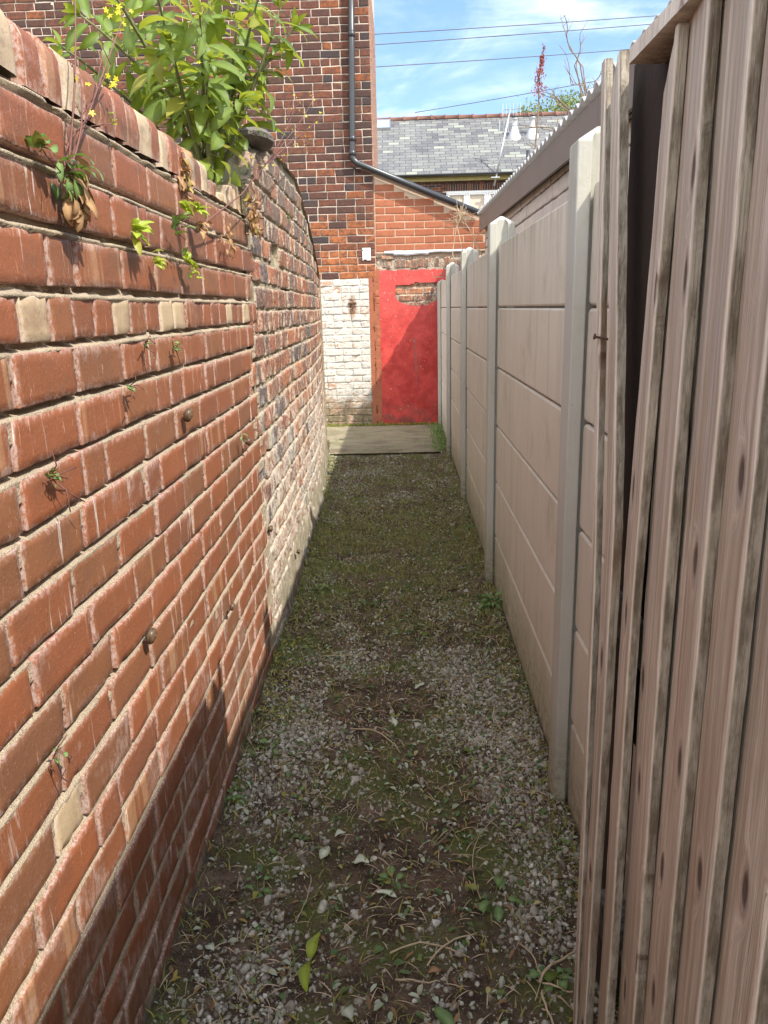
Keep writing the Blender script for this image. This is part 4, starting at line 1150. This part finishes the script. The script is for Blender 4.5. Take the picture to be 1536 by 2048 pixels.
# ---- yellow flowered weeds rooted in the wall
def petals(mb, p, s, n=5):
    nr = (Vector((.6, -.7, .35))+rv(.4)).normalized(); o = nr.orthogonal().normalized(); a0 = random.random()*3
    for i in range(n):
        d = Matrix.Rotation(a0+2*math.pi*i/n, 3, nr) @ o
        leaf(mb, p, d+nr*.2, nr, s, s*.5, droop=.3, fold=.1, n=3, shape=1.3)
def spray(name, label, root, ends, nfl, fl_at, stemr=.0022, leaves=0, lm=None, grp=None, twigs=0, fork=None):
    t0 = thing(name, label, 'weed', root, grp); root = Vector(root); root0 = root
    st = MB(); fl = MB(); lf = MB()
    if fork is not None:
        root = Vector(fork); m0 = root0.lerp(root, .5)+Vector((.01, 0, -.012)); st.tube([root0, root0.lerp(m0, .5), m0, root], [stemr*1.7, stemr*1.6, stemr*1.5, stemr*1.3], 6)
    for e in ends:
        e = Vector(e); mid = root.lerp(e, .5)+rv(.03)+Vector((.015, 0, 0)); P = [root*(1-f)**2+mid*2*f*(1-f)+e*f*f for f in [i/8 for i in range(9)]]
        st.tube(P, [stemr*(1.3-.09*i) for i in range(9)], 5)
        for k in range(twigs):
            j = random.randint(4, 8); q = P[j]; d = ((e-root).normalized()*.6+rv(.55)).normalized(); l = random.uniform(.02, .07)
            q2 = q+d*l; st.tube([q, q.lerp(q2, .5)+rv(.003), q2], .0009, 4)
            for kk in range(2): st.tube([q.lerp(q2, .6), q2+rv(.012)], .0007, 4)
            if twigs > 4 and random.random() < .6: petals(fl, q2, .0045)
    for f in (fl_at if twigs < 4 else []):
        o_ = MB(); petals(o_, Vector(f), random.uniform(.0060, .0085)); o_.build('flower', mYellow, t0, True)
    for f in (fl_at if twigs >= 4 else []): petals(fl, Vector(f), random.uniform(.007, .010))
    for k in range(leaves):
        d = Vector((random.uniform(.2, 1), random.uniform(-1, .8), random.uniform(-.6, .7)))
        leaf(lf, root0+rv(.012), d, Vector((0, 0, 1)), random.uniform(.025, .06), random.uniform(.012, .024), droop=1.2, n=5, wave=.12)
    st.build('stem', mPurpStem, t0, True)
    if fl.v: tag(fl.build('flowers', mYellow, t0, True), kind='stuff')
    if lf.v: lf.build('leaves', lm or mWeed, t0, True)
X = -.565
def W_(px, py, X=X): return tuple(atX(px, py, X))
spray('wall_weed', 'tall purple stemmed weed with yellow star flowers rooted in the smooth red brick wall', W_(135, 345), [W_(185, 228, -.55), W_(160, 150, -.56), W_(150, -20, -.57), W_(222, 130, -.56), W_(245, 40, -.57)], 0, [W_(184, 226, -.545), W_(153, 157, -.55), W_(216, 152, -.56), W_(232, 158, -.56), W_(176, 168, -.56), W_(222, 172, -.56), W_(228, 168, -.56), W_(212, 20, -.56), W_(238, 14, -.56), W_(248, 48, -.56), W_(220, 32, -.56), W_(236, 25, -.56), W_(262, 22, -.56), W_(398, 125, -.56), W_(370, 165, -.56)], stemr=.0019, leaves=16, twigs=2)
spray('wall_weed', 'long thin stem with tiny yellow flowers leaning out to the right over the left wall', W_(402, 452), [W_(530, 330, -.50), W_(600, 250, -.50), W_(645, 235, -.50), W_(570, 300, -.52), W_(630, 190, -.48), W_(590, 205, -.48)], 0, [W_(600, 205, -.48), W_(633, 245, -.48), W_(640, 225, -.48), W_(612, 232, -.48), W_(588, 190, -.48), W_(628, 200, -.48)], stemr=.0015, leaves=9, twigs=9, lm=mBrownLeaf, fork=W_(532, 328, -.50))
# dried clump hanging in the wall below the first weed
def clump(name, label, cat, root, n, L, W, mt, drp=.9, dirv=None, grp=None, spread=.015, stems=0):
    t0 = thing(name, label, cat, root, grp); mb = MB(); root = Vector(root)
    for k in range(n):
        d = Vector((random.uniform(.1, 1), random.uniform(-1, 1), random.uniform(-.8, .9))) if dirv is None else Vector(dirv)+rv(.35)
        leaf(mb, root+Vector((0, random.gauss(0, spread), random.gauss(0, spread))), d, Vector((0, 0, 1))+rv(.3), random.uniform(L*.6, L*1.15), random.uniform(W*.7, W*1.2), droop=drp*random.uniform(.6, 1.3), fold=.3, n=6, wave=.12)
    mb.build('leaves', mt, t0, True)
    if stems:
        st = MB()
        for k in range(stems):
            e = root+Vector((random.uniform(.005, .03), random.gauss(0, .03), random.gauss(-.005, .03))); st.tube([root, root.lerp(e, .5)+rv(.006), e], .0011, 4)
        st.build('stem', mPurpStem, t0, True)
clump('wilted_weed', 'brown wilted leaf clump hanging below the yellow flowered weed', 'weed', W_(150, 375), 34, .055, .02, mBrownLeaf, 1.4, (.5, 0, -.6), spread=.022)
clump('wilted_weed', 'dry brown clump at the end of the brick coping under the shrub', 'weed', W_(365, 350, -.60), 34, .045, .016, mBrownLeaf, 1.2, (.5, -.2, -.2), spread=.025)
clump('wilted_weed', 'dark dead ivy strands in the joint between red wall and old wall', 'weed', W_(505, 425, -.575), 40, .05, .02, mBrownLeaf, 1.3, (.4, -.1, -.5), spread=.035)
clump('wilted_weed', 'dried reddish weed trailing under the fern clumps near the wall joint', 'weed', W_(455, 475, -.575), 30, .04, .008, mBrownLeaf, 1.2, (.4, -.1, -.7), spread=.03)
ferns = [((268, 468), 11, .052, .020, 'bright green fern tuft in the wall left of the sage coloured seedling'), ((308, 520), 8, .034, .015, 'small bright green fern tuft, lowest one in the middle of the brick wall'), ((358, 405), 9, .05, .018, 'bright green fern with browned fronds in the upper joint of the brick wall'), ((372, 520), 9, .04, .017, 'yellow green fern tuft at the right of the lowest one'), ((388, 420), 8, .045, .016, 'bright frond hanging beside the long leaning stem'), ((385, 545), 6, .03, .012, 'tiny curled green fern under the yellow green tuft'), ((222, 240), 4, .02, .010, 'tiny green sprout just under the coping')]
for (p, n, L, W, lb) in ferns: clump('wall_fern', lb, 'fern', W_(*p, -.575), n, L, W, mFern, .8, (.7, -.1, .2), 'ferns in the left wall', .008)
clump('seedling', 'sage green leafy seedling between the ferns in the wall', 'weed', W_(352, 450, -.56), 12, .036, .016, mWeed, .5, (.5, -.2, .5), spread=.022, stems=4)
clump('seedling', 'small green leaves at the foot of the yellow flowered weed', 'weed', W_(80, 290, -.575), 6, .035, .02, mWeed, .5, (.6, -.1, .2), spread=.01, stems=2)
for (p, lb, n) in (((100, 955), 'little red stemmed weed on the third brick course below the pale headers', 12), ((290, 690), 'small reddish weed under the pale header bricks', 6), ((347, 695), 'reddish weed with green tips under the pale header bricks', 9), ((255, 775), 'tiny mossy tuft in a joint of the smooth brick wall', 5), ((485, 878), 'green sprig beside a snail near the wall joint', 6), ((113, 1500), 'tiny green sprout low on the brick wall', 3), ((575, 430), 'small green weed on the upper part of the old wall', 12)):
    clump('seedling', lb, 'weed', W_(*p, -.578 if p[0] < 520 else -.60), n, .02, .008, mWeed, .6, (.5, -.1, .1), spread=.008, stems=6)

# ---- snails
def snail_mesh():
    mb = MB(); N = 40; n = 10; vs = []; fs = []
    for i in range(N+1):
        f = i/N; th = f*2*math.pi*2.6; r_ = .0012+.0085*f**1.4; tube = .0012+.0068*f**1.3
        c_ = Vector((.010*(1-f)**1.1*.9, r_*math.cos(th), r_*math.sin(th)))
        rad = Vector((0, math.cos(th), math.sin(th)))
        for k in range(n):
            q = 2*math.pi*k/n; vs.append(c_+(rad*math.cos(q)+Vector((1, 0, 0))*math.sin(q))*tube)
    for i in range(N):
        for k in range(n): fs.append((i*n+k, i*n+(k+1) % n, (i+1)*n+(k+1) % n, (i+1)*n+k))
    mb.add(vs, fs)
    mb.a = [((k % n)/n, .5, .5) for k in range(len(vs))]
    fs2 = tuple(N*n+k for k in range(n)); mb.f.append(fs2)
    return mb
snails = [((377, 829), -.572, 'dark brown snail below a joint in the middle of the red brick wall', 1.25), ((497, 884), -.575, 'round brown snail beside a green sprig near the wall joint', 1.15), ((303, 1270), -.570, 'striped tan snail on the lower part of the red wall', 1.2), ((465, 1213), -.575, 'small reddish snail low on the red wall near the old wall', .9), ((541, 1058), -.600, 'grey snail on the lime stained old wall', 1.15), ((597, 1104), -.600, 'dark snail low down on the old wall at the shadow edge', 1.1)]
proto = None
for i, (p, X_, lb, s) in enumerate(snails):
    P = atX(*p, X_)
    if proto is None:
        t0 = thing('snail', lb, 'snail', (0, 0, 0), 'snails on the left wall'); sh = snail_mesh().build('shell', mShell, t0, True)
        b = MB(); b.tube([(-.006, -.012, .006), (-.006, -.004, .002), (-.006, .006, -.002), (-.006, .014, .002)], [.002, .004, .0045, .002], 8); b.build('body', mDarkGap, t0, True); proto = t0
    else:
        t0 = proto.copy(); COL.objects.link(t0); t0['label'] = lb
        for c_ in list(proto.children): d = c_.copy(); COL.objects.link(d); d.parent = t0
    t0.location = P; t0.scale = (s, s, s); t0.rotation_euler = (random.uniform(-1, 1) if i else .4, .2, 0)

# ------------------------------------------------------------ plants beyond the fence
def bare_shrub():
    t0 = thing('bare_shrub', 'leafless brown shrub with thin upright stems behind the garage roof edge', 'shrub', (1.75, 6.6, 2.6)); mb = MB()
    B = atY(1180, 322, 6.6); mb.tube([B-Vector((0, 0, .12)), tuple(B)], [.02, .016], 6)
    paths = [[(1183, 300), (1172, 200), (1160, 130), (1134, 80), (1133, 45), (1128, 30)], [(1183, 300), (1180, 220), (1172, 170), (1143, 170), (1133, 110)], [(1185, 300), (1178, 230), (1150, 130), (1162, 100), (1160, 68)], [(1190, 290), (1200, 240), (1175, 215), (1190, 160), (1210, 135)],
             [(1180, 300), (1165, 245), (1120, 200), (1105, 188), (1082, 182)], [(1178, 305), (1150, 285), (1110, 262), (1075, 255), (1040, 250)], [(1170, 310), (1120, 275), (1108, 270), (1118, 235)], [(1185, 300), (1160, 240), (1120, 205), (1108, 190), (1106, 180)],
             [(1192, 290), (1205, 265), (1215, 240), (1225, 225)], [(1195, 280), (1185, 225), (1180, 190), (1190, 175)], [(1160, 310), (1110, 305), (1085, 300), (1060, 285)], [(1190, 290), (1170, 262), (1130, 230), (1118, 220)], [(1188, 295), (1182, 240), (1176, 210), (1197, 180), (1205, 160), (1217, 150)]]
    paths = paths+[[(x+random.uniform(-9, 9)*(1 if i else 0), y+random.uniform(-8, 12)*(1 if i else 0)) for i, (x, y) in enumerate(P)] for P in paths]
    for k, P in enumerate(paths):
        Y = 6.2+.05*k; pts = [B]+[atY(px, py, lerp(6.6, Y, i/len(P))) for i, (px, py) in enumerate(P)]
        fine = []
        for i in range(len(pts)-1):
            for q in range(3): fine.append(pts[i].lerp(pts[i+1], q/3)+rv(.004))
        fine.append(pts[-1]); n = len(fine); mb.tube(fine, [.0070*(1-.70*i/n) for i in range(n)], 5)
        for j in range(3, n, 2):
            if random.random() < .6: mb.tube([fine[j], fine[j]+Vector((random.choice([-1, 1])*.05, random.uniform(-.03, .03), random.uniform(.02, .09)))], .0022, 4)
    mb.build('branches', mBark, t0, True)
bare_shrub()
def seed_spike():
    t0 = thing('dried_flower_spike', 'tall dead stem with a dark red seed head above the garage roof edge', 'weed', (1.45, 6.9, 2.6)); st = MB(); hd = MB()
    P = [atY(x, y, 6.9) for x, y in ((1066, 352), (1068, 335), (1070, 300), (1075, 240), (1078, 190), (1075, 165), (1082, 130), (1088, 92))]
    st.tube(P, [.008, .007, .007, .0065, .006, .005, .004, .003], 6)
    for k in range(420):
        f = random.random()**.8; y = lerp(192, 108, f); x = interp([(100, 1087), (130, 1082), (165, 1076), (192, 1077)], y)
        c_ = atY(x, y, 6.9); w = lerp(.052, .013, f); c_ += Vector((random.gauss(0, w*.55), random.gauss(0, w*.55), 0))
        leaf(hd, c_, Vector((random.gauss(0, .6), random.gauss(0, .6), -.5)), Vector((0, 0, 1)), random.uniform(.016, .03), .010, n=2)
    for k in range(40): leaf(hd, atY(1087, random.uniform(90, 112), 6.9)+rv(.006), rv(), Vector((0, 0, 1)), .018, .009, n=2)
    st.build('stem', mBark, t0, True); tag(hd.build('seed_head', mRedSeed, t0), kind='stuff')
seed_spike()
def dry_weed():
    t0 = thing('dry_weed', 'straw coloured dry weed stems in front of the orange brick wall by the fence top', 'weed', (.70, 8.9, 0)); mb = MB(); sd = MB()
    root = Vector((.70, 8.9, 1.2)); mb.tube([(.70, 8.9, -.02), tuple(root)], [.008, .006], 5)
    for P in ([(958, 505), (945, 468), (930, 445), (922, 425)], [(975, 540), (955, 490), (940, 460), (918, 430)], [(925, 500), (918, 470), (912, 440)], [(905, 505), (912, 460), (922, 430)], [(940, 495), (955, 470), (975, 462)]):
        pts = [root]+[atY(x, y, 8.9) for x, y in P]; mb.tube(pts, [.006]+[.0055-.0008*i for i in range(len(P))], 5)
        for k in range(16):
            q = pts[-1]+rv(.07); mb.tube([pts[-1].lerp(pts[-2], random.random()*.6), q], .0016, 4)
            leaf(sd, q, rv(), Vector((0, 0, 1)), .016, .012, n=2)
    mb.build('stem', mDry, t0, True); tag(sd.build('seeds', mBrownLeaf, t0), kind='stuff')
dry_weed()
def debris():
    mb = MB()
    for k in range(40):
        p = Vector((random.uniform(.60, .95), random.uniform(8.6, 9.7), 1.66+random.uniform(0, .22))); mb.tube([p, p+Vector((random.gauss(0, .1), random.gauss(0, .1), random.gauss(0, .04)))], .006, 4)
    tag(mb.build('bramble_twigs', mBark, None), 'tangle of dead twigs heaped behind the far fence posts', 'twigs', kind='stuff')
debris()
def far_tree():
    t0 = thing('tree', 'bushy green tree just showing over the red ridge of the slate roof', 'tree', (7.0, 35, 0)); tr = MB(); cr = MB()
    tr.tube([(7, 35, -.1), (7.1, 35, 3), (7.0, 35, 6.5), (7.1, 35, 8.6)], [.3, .25, .18, .06], 10)
    cl = []
    for k in range(9):
        a = 2*math.pi*k/9; e = Vector((7+2.3*math.cos(a), 35+1.6*math.sin(a), 8.2+random.random()*.9)); tr.tube([(7, 35, 5.5), Vector((7, 35, 6.8)).lerp(e, .5), e], [.1, .07, .03], 6)
    for k in range(150):
        v = rv(); v.normalize(); c_ = Vector((7.0+v.x*random.uniform(1.2, 2.6), 35+v.y*1.9, 8.55+v.z*random.uniform(.7, 1.15)))
        for j in range(46):
            p = c_+rv(.20); leaf(cr, p, rv()+Vector((0, 0, .5)), rv(), random.uniform(.10, .18), .07, n=2)
    tr.build('trunk', mBark, t0); cr.build('crown', mTree, t0)
far_tree()

# ------------------------------------------------------------ what lies on the ground
def ico(seed):
    """an angular stone: random plane cuts on a small icosphere"""
    import bmesh
    bm = bmesh.new(); bmesh.ops.create_icosphere(bm, subdivisions=1 if seed % 3 else 2, radius=1)
    r_ = random.Random(seed)
    planes = [(Vector((r_.gauss(0, 1), r_.gauss(0, 1), r_.gauss(0, 1))).normalized(), r_.uniform(.45, .8)) for _ in range(7)]
    sc = (1, r_.uniform(.6, .9), r_.uniform(.4, .7))
    for v in bm.verts:
        for n_, d in planes:
            q = v.co.dot(n_)
            if q > d: v.co -= n_*(q-d)
        v.co = Vector((v.co.x*sc[0], v.co.y*sc[1], v.co.z*sc[2]))
    V = np.array([tuple(v.co) for v in bm.verts]); Fc = np.array([[v.index for v in f.verts] for f in bm.faces]); bm.free(); return V, Fc
def rotm(n):
    q = rng.normal(size=(n, 4)); q /= np.linalg.norm(q, axis=1)[:, None]; a, b, c_, d = q.T
    return np.stack([1-2*(c_*c_+d*d), 2*(b*c_-a*d), 2*(b*d+a*c_), 2*(b*c_+a*d), 1-2*(b*b+d*d), 2*(c_*d-a*b), 2*(b*d-a*c_), 2*(c_*d+a*b), 1-2*(b*b+c_*c_)], 1).reshape(n, 3, 3)
def yawm(n, tilt=.25):
    a = rng.uniform(0, 2*np.pi, n); M_ = np.zeros((n, 3, 3)); M_[:, 0, 0] = np.cos(a); M_[:, 0, 1] = -np.sin(a); M_[:, 1, 0] = np.sin(a); M_[:, 1, 1] = np.cos(a); M_[:, 2, 2] = 1
    T_ = np.zeros((n, 3, 3)); b = rng.normal(0, tilt, n); T_[:, 0, 0] = np.cos(b); T_[:, 0, 2] = np.sin(b); T_[:, 1, 1] = 1; T_[:, 2, 0] = -np.sin(b); T_[:, 2, 2] = np.cos(b)
    return np.einsum('nij,njk->nik', M_, T_)
def scatter(n, y0, y1, dens, x0=None, x1=.475):
    out_ = []
    while len(out_) < n:
        y = y0+(y1-y0)*random.random(); a = LX(y)+.012 if x0 is None else x0; x = a+(x1-a)*random.random()
        if random.random() < dens(x, y): out_.append((x, y))
    return out_
def inst(shape, pts, size, rots, zoff, rndf, mat_, name, coll):
    V, Fc = shape; n = len(pts); P = np.array([(x, y, gh(x, y)) for x, y in pts]); P[:, 2] += zoff
    W = np.einsum('nij,vj->nvi', rots, V)*size[:, None, None]+P[:, None, :]
    coll.append((W.reshape(-1, 3), (Fc[None]+(np.arange(n)*len(V))[:, None, None]).reshape(-1, Fc.shape[1]), np.repeat(rndf, len(V), 0)))
def emit(name, coll, mat_, label, cat, smooth=False):
    o = 0; Vs, Fs, Rs = [], [], []
    for V, Fc, Rn in coll: Vs.append(V); Fs.append(Fc+o); Rs.append(Rn); o += len(V)
    q = bulk(name, np.concatenate(Vs), np.concatenate(Fs), np.concatenate(Rs), mat_, None, smooth)
    tag(q, label, cat, kind='stuff'); return q
def gdens(x, y):
    d = .13+1.6*fbm(x*3.0, y*1.9, 51, 3)
    if y < 3.2:
        e = math.exp(-((x-.30)/.16)**2)*(1 if 1.5 < y < 2.5 else .5)*1.0; l = math.exp(-((x+.42)/.16)**2)*.55
        hole = math.exp(-(((x-.14)/.13)**2+((y-1.85)/.35)**2))*.7; d += e+l-hole-.05
    else: d += .10-.55*math.exp(-((y-4.8)/.9)**2)
    return max(.05, min(1, d))
coll = []
for (n, y0, y1, s0, s1) in ((4200, .95, 2.6, .0045, .0125), (4200, 2.4, 4.6, .0045, .0115), (3200, 4.4, 7.98, .006, .012), (11000, .95, 3.2, .0018, .0045)):
    shapes = [ico(k) for k in range(8)]
    for k, sh in enumerate(shapes):
        m_ = n//8; pts = scatter(m_, y0, y1, gdens); sz = rng.uniform(s0, s1, m_)*(1+.7*(rng.random(m_) > .95)); rn = rng.random((m_, 3))
        inst(sh, pts, sz, rotm(m_), sz*.18, rn, mGravel, '', coll)
emit('gravel', coll, mGravel, 'pale limestone chippings pressed into the dark soil of the alley', 'gravel')
# soil crumbs
coll = []
for k in range(4):
    m_ = 3500; pts = scatter(m_, .95, 4.0, lambda x, y: 1.05-gdens(x, y)); sz = rng.uniform(.0015, .005, m_)
    inst(ico(20+k), pts, sz, rotm(m_), sz*.2, rng.random((m_, 3)), mGround, '', coll)
emit('soil_crumbs', coll, mGround, 'dark crumbs of soil between the chippings', 'soil')
def leafshape(n=4, w=.28, lobes=False):
    vs = []; fs = []; w *= random.uniform(.8, 1.2)
    for i in range(n+1):
        f = i/n; ww = w*math.sin(math.pi*min(1, f*.94+.04))**.8*(1.25 if lobes and i % 2 else 1)
        z = .12*math.sin(f*3.0); vs += [(f-.5, -ww, z+.35*ww), (f-.5, 0, z), (f-.5, ww, z+.35*ww)]
    for i in range(n): a = i*3; fs += [(a, a+1, a+4, a+3), (a+1, a+2, a+5, a+4)]
    return np.array(vs), np.array(fs)
def ldens(x, y): return max(.08, min(1, .55+.9*fbm(x*2.1, y*1.5, 77, 3)))
def litter(name, n, y0, y1, L0, L1, w, mat_, label, cat, dens=ldens, tilt=.35, zo=.006):
    coll = []
    for k in range(3):
        m_ = n//3; pts = scatter(m_, y0, y1, dens); sz = rng.uniform(L0, L1, m_)
        inst(leafshape(4, w*(.8+.2*k), k == 1), pts, sz, yawm(m_, tilt), zo, rng.random((m_, 3)), mat_, '', coll)
    return emit(name, coll, mat_, label, cat, True)
litter('leaf_litter', 2700, .95, 7.9, .006, .027, .22, mPaleLeaf, 'scattered pale grey green scraps of shredded leaf on the gravel', 'leaf litter')
litter('brown_leaf_litter', 2400, .95, 7.9, .010, .030, .16, mBrownLeaf, 'small brown scraps of dead leaf on the soil', 'leaf litter')
litter('green_leaf_scraps', 2400, .95, 7.9, .006, .028, .26, mWeed, 'little torn green leaves scattered on the gravel', 'leaf litter')
litter('straw_bits', 6000, .95, 7.9, .012, .055, .022, mDry, 'thin straw coloured bits of stem on the ground', 'straw', tilt=.15)
# ground hugging grass and weeds
def grass():
    n = 19000; mb_v = []; mb_f = []; mb_r = []
    def dn(x, y):
        d = .16+.5*max(0, fbm(x*3, y*2, 91, 3))
        d += 1.0*math.exp(-((y-4.8)/1.1)**2)*(.55+fbm(x*3, y*3, 3, 2)); e = min(abs(x-LX(y)), abs(x-.45)); d += .8*math.exp(-(e/.06)**2)*(.4+.6*max(0, fbm(x, y*3, 15, 2)+.3)); return max(.0, min(1, d))
    pts = scatter(n, .95, 7.95, dn); o = 0
    for (x, y) in pts:
        h = random.uniform(.008, .034)*(1.3 if y > 3.5 else 1); a = random.random()*6.28; l = random.uniform(.3, 1.3); w = random.uniform(.0012, .0028); z = gh(x, y)
        dx, dy = math.cos(a), math.sin(a); px, py = -dy*w, dx*w
        for f in (0, .5, 1):
            ww = (1, .8, .1)[int(f*2)]; cx = x+dx*h*l*f*f*1.2; cy = y+dy*h*l*f*f*1.2; cz = z+h*f*(1-.35*f*l)
            mb_v += [(cx-px*ww, cy-py*ww, cz), (cx+px*ww, cy+py*ww, cz)]
        mb_f += [(o, o+1, o+3, o+2), (o+2, o+3, o+5, o+4)]; r_ = rr(); mb_r += [r_]*6; o += 6
    q = bulk('grass', np.array(mb_v), np.array(mb_f), np.array(mb_r), mGrass); tag(q, 'short sparse grass and moss growing through the gravel of the alley', 'grass', kind='stuff')
grass()
def moss(name, label, pts, n, s=.03, mt=None):
    mb = MB()
    for k in range(n):
        (x, y), sp = random.choice(pts), random.random(); p = Vector((x+random.gauss(0, .05), y+random.gauss(0, .03), .03+random.random()*s*.4)); p.z = max(gh(p.x, p.y), .02 if p.y > 7.95 else 0)+random.random()*s*.5
        leaf(mb, p, rv()+Vector((0, 0, .8)), rv(), random.uniform(.010, s), .009, n=2)
    tag(mb.build(name, mt or mMoss, None), label, 'moss', kind='stuff')
moss('moss', 'green moss and tiny weeds along the foot of the white and red wall', [(-1.1+.06*i, 9.98-.05*random.random()) for i in range(27)], 1500, .035)
moss('ground_weeds', 'mossy weeds at the right edge of the concrete slab by the fence foot', [(.40, 8.0+.07*i) for i in range(26)], 1000, .06, mWeed)
moss('ground_weeds', 'low green weeds along the foot of the old brick wall', [(LX(2.6+.1*i)+.05, 2.6+.1*i) for i in range(26)], 700, .035, mGrass)
# broad leaved weeds that can be told apart
weeds = [((985, 1215), .085, 26, 'bushy green weed at the foot of the second fence post'), ((940, 1060), .05, 14, 'low green weed at the fence foot, by the third fence post'), ((735, 1210), .06, 10, 'leafy green weed in the middle of the alley, beyond the loose pale leaves'), ((640, 1180), .06, 16, 'green weed at the foot of the old wall beside the shadow edge'), ((610, 1290), .05, 10, 'low green weed close to the base of the old wall'), ((540, 1500), .06, 8, 'pale green sprig standing near the foot of the red wall'), ((515, 1775), .055, 9, 'round leaved weed on dark soil at the left'), ((985, 1800), .07, 9, 'green weed with spread leaves at the right, in front of the gravel patch'), ((1130, 1705), .035, 9, 'bright green sprout beside the wooden fence foot'), ((790, 1770), .06, 9, 'dark green weed in the middle foreground'), ((470, 1600), .05, 12, 'green weed hugging the bottom of the red brick wall'), ((1110, 1950), .06, 7, 'dark green leaf cluster at the foot of the wooden fence'), ((650, 1130), .045, 14, 'small weed under the old wall farther back'), ((600, 1590), .04, 7, 'small green leaf tuft among pale chippings at left')]
for (p, L, n, lb) in weeds:
    r_ = atZ(*p, .01); r_.x = max(r_.x, LX(r_.y)+.02); t0 = thing('weed', lb, 'weed', (r_.x, r_.y, gh(r_.x, r_.y)), 'weeds on the alley floor'); mb = MB(); st = MB(); r_.z = gh(r_.x, r_.y)
    for k in range(n):
        a = random.random()*6.28; d = Vector((math.cos(a), math.sin(a), random.uniform(.15, 1.1))).normalized(); q = r_+d*random.uniform(.2, .7)*L; st.tube([r_, q], .0009, 4)
        leaf(mb, q, d+rv(.2), Vector((0, 0, 1)), L*random.uniform(.35, .7), L*random.uniform(.22, .38), droop=.9, n=6, wave=.15, fold=.25)
    mb.build('leaves', mWeed, t0, True); st.build('stem', mStem, t0)
# fallen leaves big enough to pick out
fl = [((850, 1262), .075, .030, mBuddleia, 'large dark green fallen leaf lying across the middle of the alley'), ((790, 1438), .055, .022, mPaleLeaf, 'pale pointed leaf lying just beyond the dark soil patch'), ((600, 1475), .035, .018, mPaleLeaf, 'small pale leaf on dark soil near the left wall'), ((930, 1492), .045, .022, mBuddleia, 'dark green leaf with a pale edge at the right of the soil patch'), ((620, 1885), .085, .030, mFern, 'yellow green torn leaf in the left foreground'), ((600, 1940), .11, .030, mFern, 'long curled yellow green leaf at the bottom left'), ((720, 1715), .055, .03, mPaleLeaf, 'broad pale green leaf left of the dark soil'), ((650, 1700), .05, .028, mPaleLeaf, 'pale leaf beside the broad pale green one'), ((775, 1780), .06, .016, mPaleLeaf, 'narrow pale upright leaf in the middle foreground'), ((740, 1165), .03, .015, mPaleLeaf, 'small orange brown leaf farther down the alley'), ((700, 1250), .045, .02, mPaleLeaf, 'pale leaf beside the leafy weed in mid alley'), ((680, 1660), .045, .022, mPaleLeaf, 'pale leaf above the broad pale green pair'), ((870, 1930), .045, .018, mBrownLeaf, 'brown dead leaf in the right foreground'), ((420, 1890), .035, .02, mPaleLeaf, 'pale leaf by the foot of the red wall at the left'), ((840, 1370), .05, .02, mPaleLeaf, 'twisted pale leaf in the middle distance'), ((1105, 1945), .05, .04, mBuddleia, 'rounded dark green leaf beside the wooden fence'), ((690, 2020), .06, .03, mPaleLeaf, 'pale crumpled leaf at the very bottom of the picture'), ((890, 2030), .06, .03, mWeed, 'green leaf at the bottom right of the alley floor')]
for (p, L, W, mt, lb) in fl:
    r_ = atZ(*p, .02); mb = MB(); a = random.random()*6.28; o = Vector((r_.x, r_.y, gh(r_.x, r_.y)+.012))
    leaf(mb, o-Vector((math.cos(a), math.sin(a), 0))*L*.5, Vector((math.cos(a), math.sin(a), .22)), Vector((0, 0, 1))+rv(.2), L, W, droop=.6, fold=.35, n=8, wave=.15, curl=random.uniform(-.6, .6))
    tag(mb.build('fallen_leaf', mt, None, True), lb, 'leaf', 'fallen leaves')
sticks = [((700, 1455), (800, 1500), .003, 'thin straight twig lying left of the dark soil patch'), ((865, 1690), (905, 1640), .0042, 'short thick brown stick on the dark soil patch'), ((960, 1790), (1000, 1620), .002, 'long thin curved stem crossing the soil towards the gravel'), ((505, 1808), (555, 1850), .0032, 'bare twig on soil at the left'), ((720, 1925), (765, 1895), .0035, 'pale stick in the middle foreground'), ((855, 1925), (955, 1855), .003, 'long straw twig in the right foreground'), ((780, 1900), (940, 1905), .003, 'long curved twig crossing the foreground'), ((790, 1955), (880, 1950), .0026, 'brown twig below the long curved one'), ((1040, 1880), (1070, 1990), .0022, 'thin twig near the wooden fence'), ((1085, 1960), (1145, 1980), .003, 'straw stem touching the wooden fence'), ((1080, 1960), (1150, 1905), .0045, 'bent golden stalk at the wooden fence foot'), ((1085, 1975), (1125, 2060), .004, 'golden stalk running to the bottom corner'), ((990, 1405), (1060, 1485), .0028, 'yellow stem pointing to the fence, in the right middle'), ((930, 1740), (965, 1730), .006, 'stubby grey stick end on the soil'), ((640, 1310), (740, 1298), .0022, 'pale straw lying across the middle distance'), ((960, 1270), (1000, 1310), .0022, 'thin twig near the bushy weed at the fence'), ((620, 1745), (590, 1830), .0018, 'fine curved stem among chippings at the left')]
for (a, b, r_, lb) in sticks:
    A = atZ(*a, .02); B = atZ(*b, .02); mb = MB(); N = 9; bend = Vector((-(B-A).y, (B-A).x, 0))*random.uniform(-.18, .18)
    P = []
    for i in range(N):
        f = i/(N-1); q = A.lerp(B, f)+bend*4*f*(1-f)+rv(.0012); q.z = gh(q.x, q.y)+.011+r_+.006*math.sin(f*5); P.append(q)
    mb.tube(P, [r_*.8*(1-.35*i/N) for i in range(N)], 6); j = N//2
    mb.tube([P[j], P[j]+Vector((random.gauss(0, .012), random.gauss(0, .012), .006))], r_*.5, 5)
    tag(mb.build('twig', mBark if r_ > .003 and 'straw' not in lb and 'golden' not in lb else mDry, None, True), lb, 'twig', 'twigs on the ground')
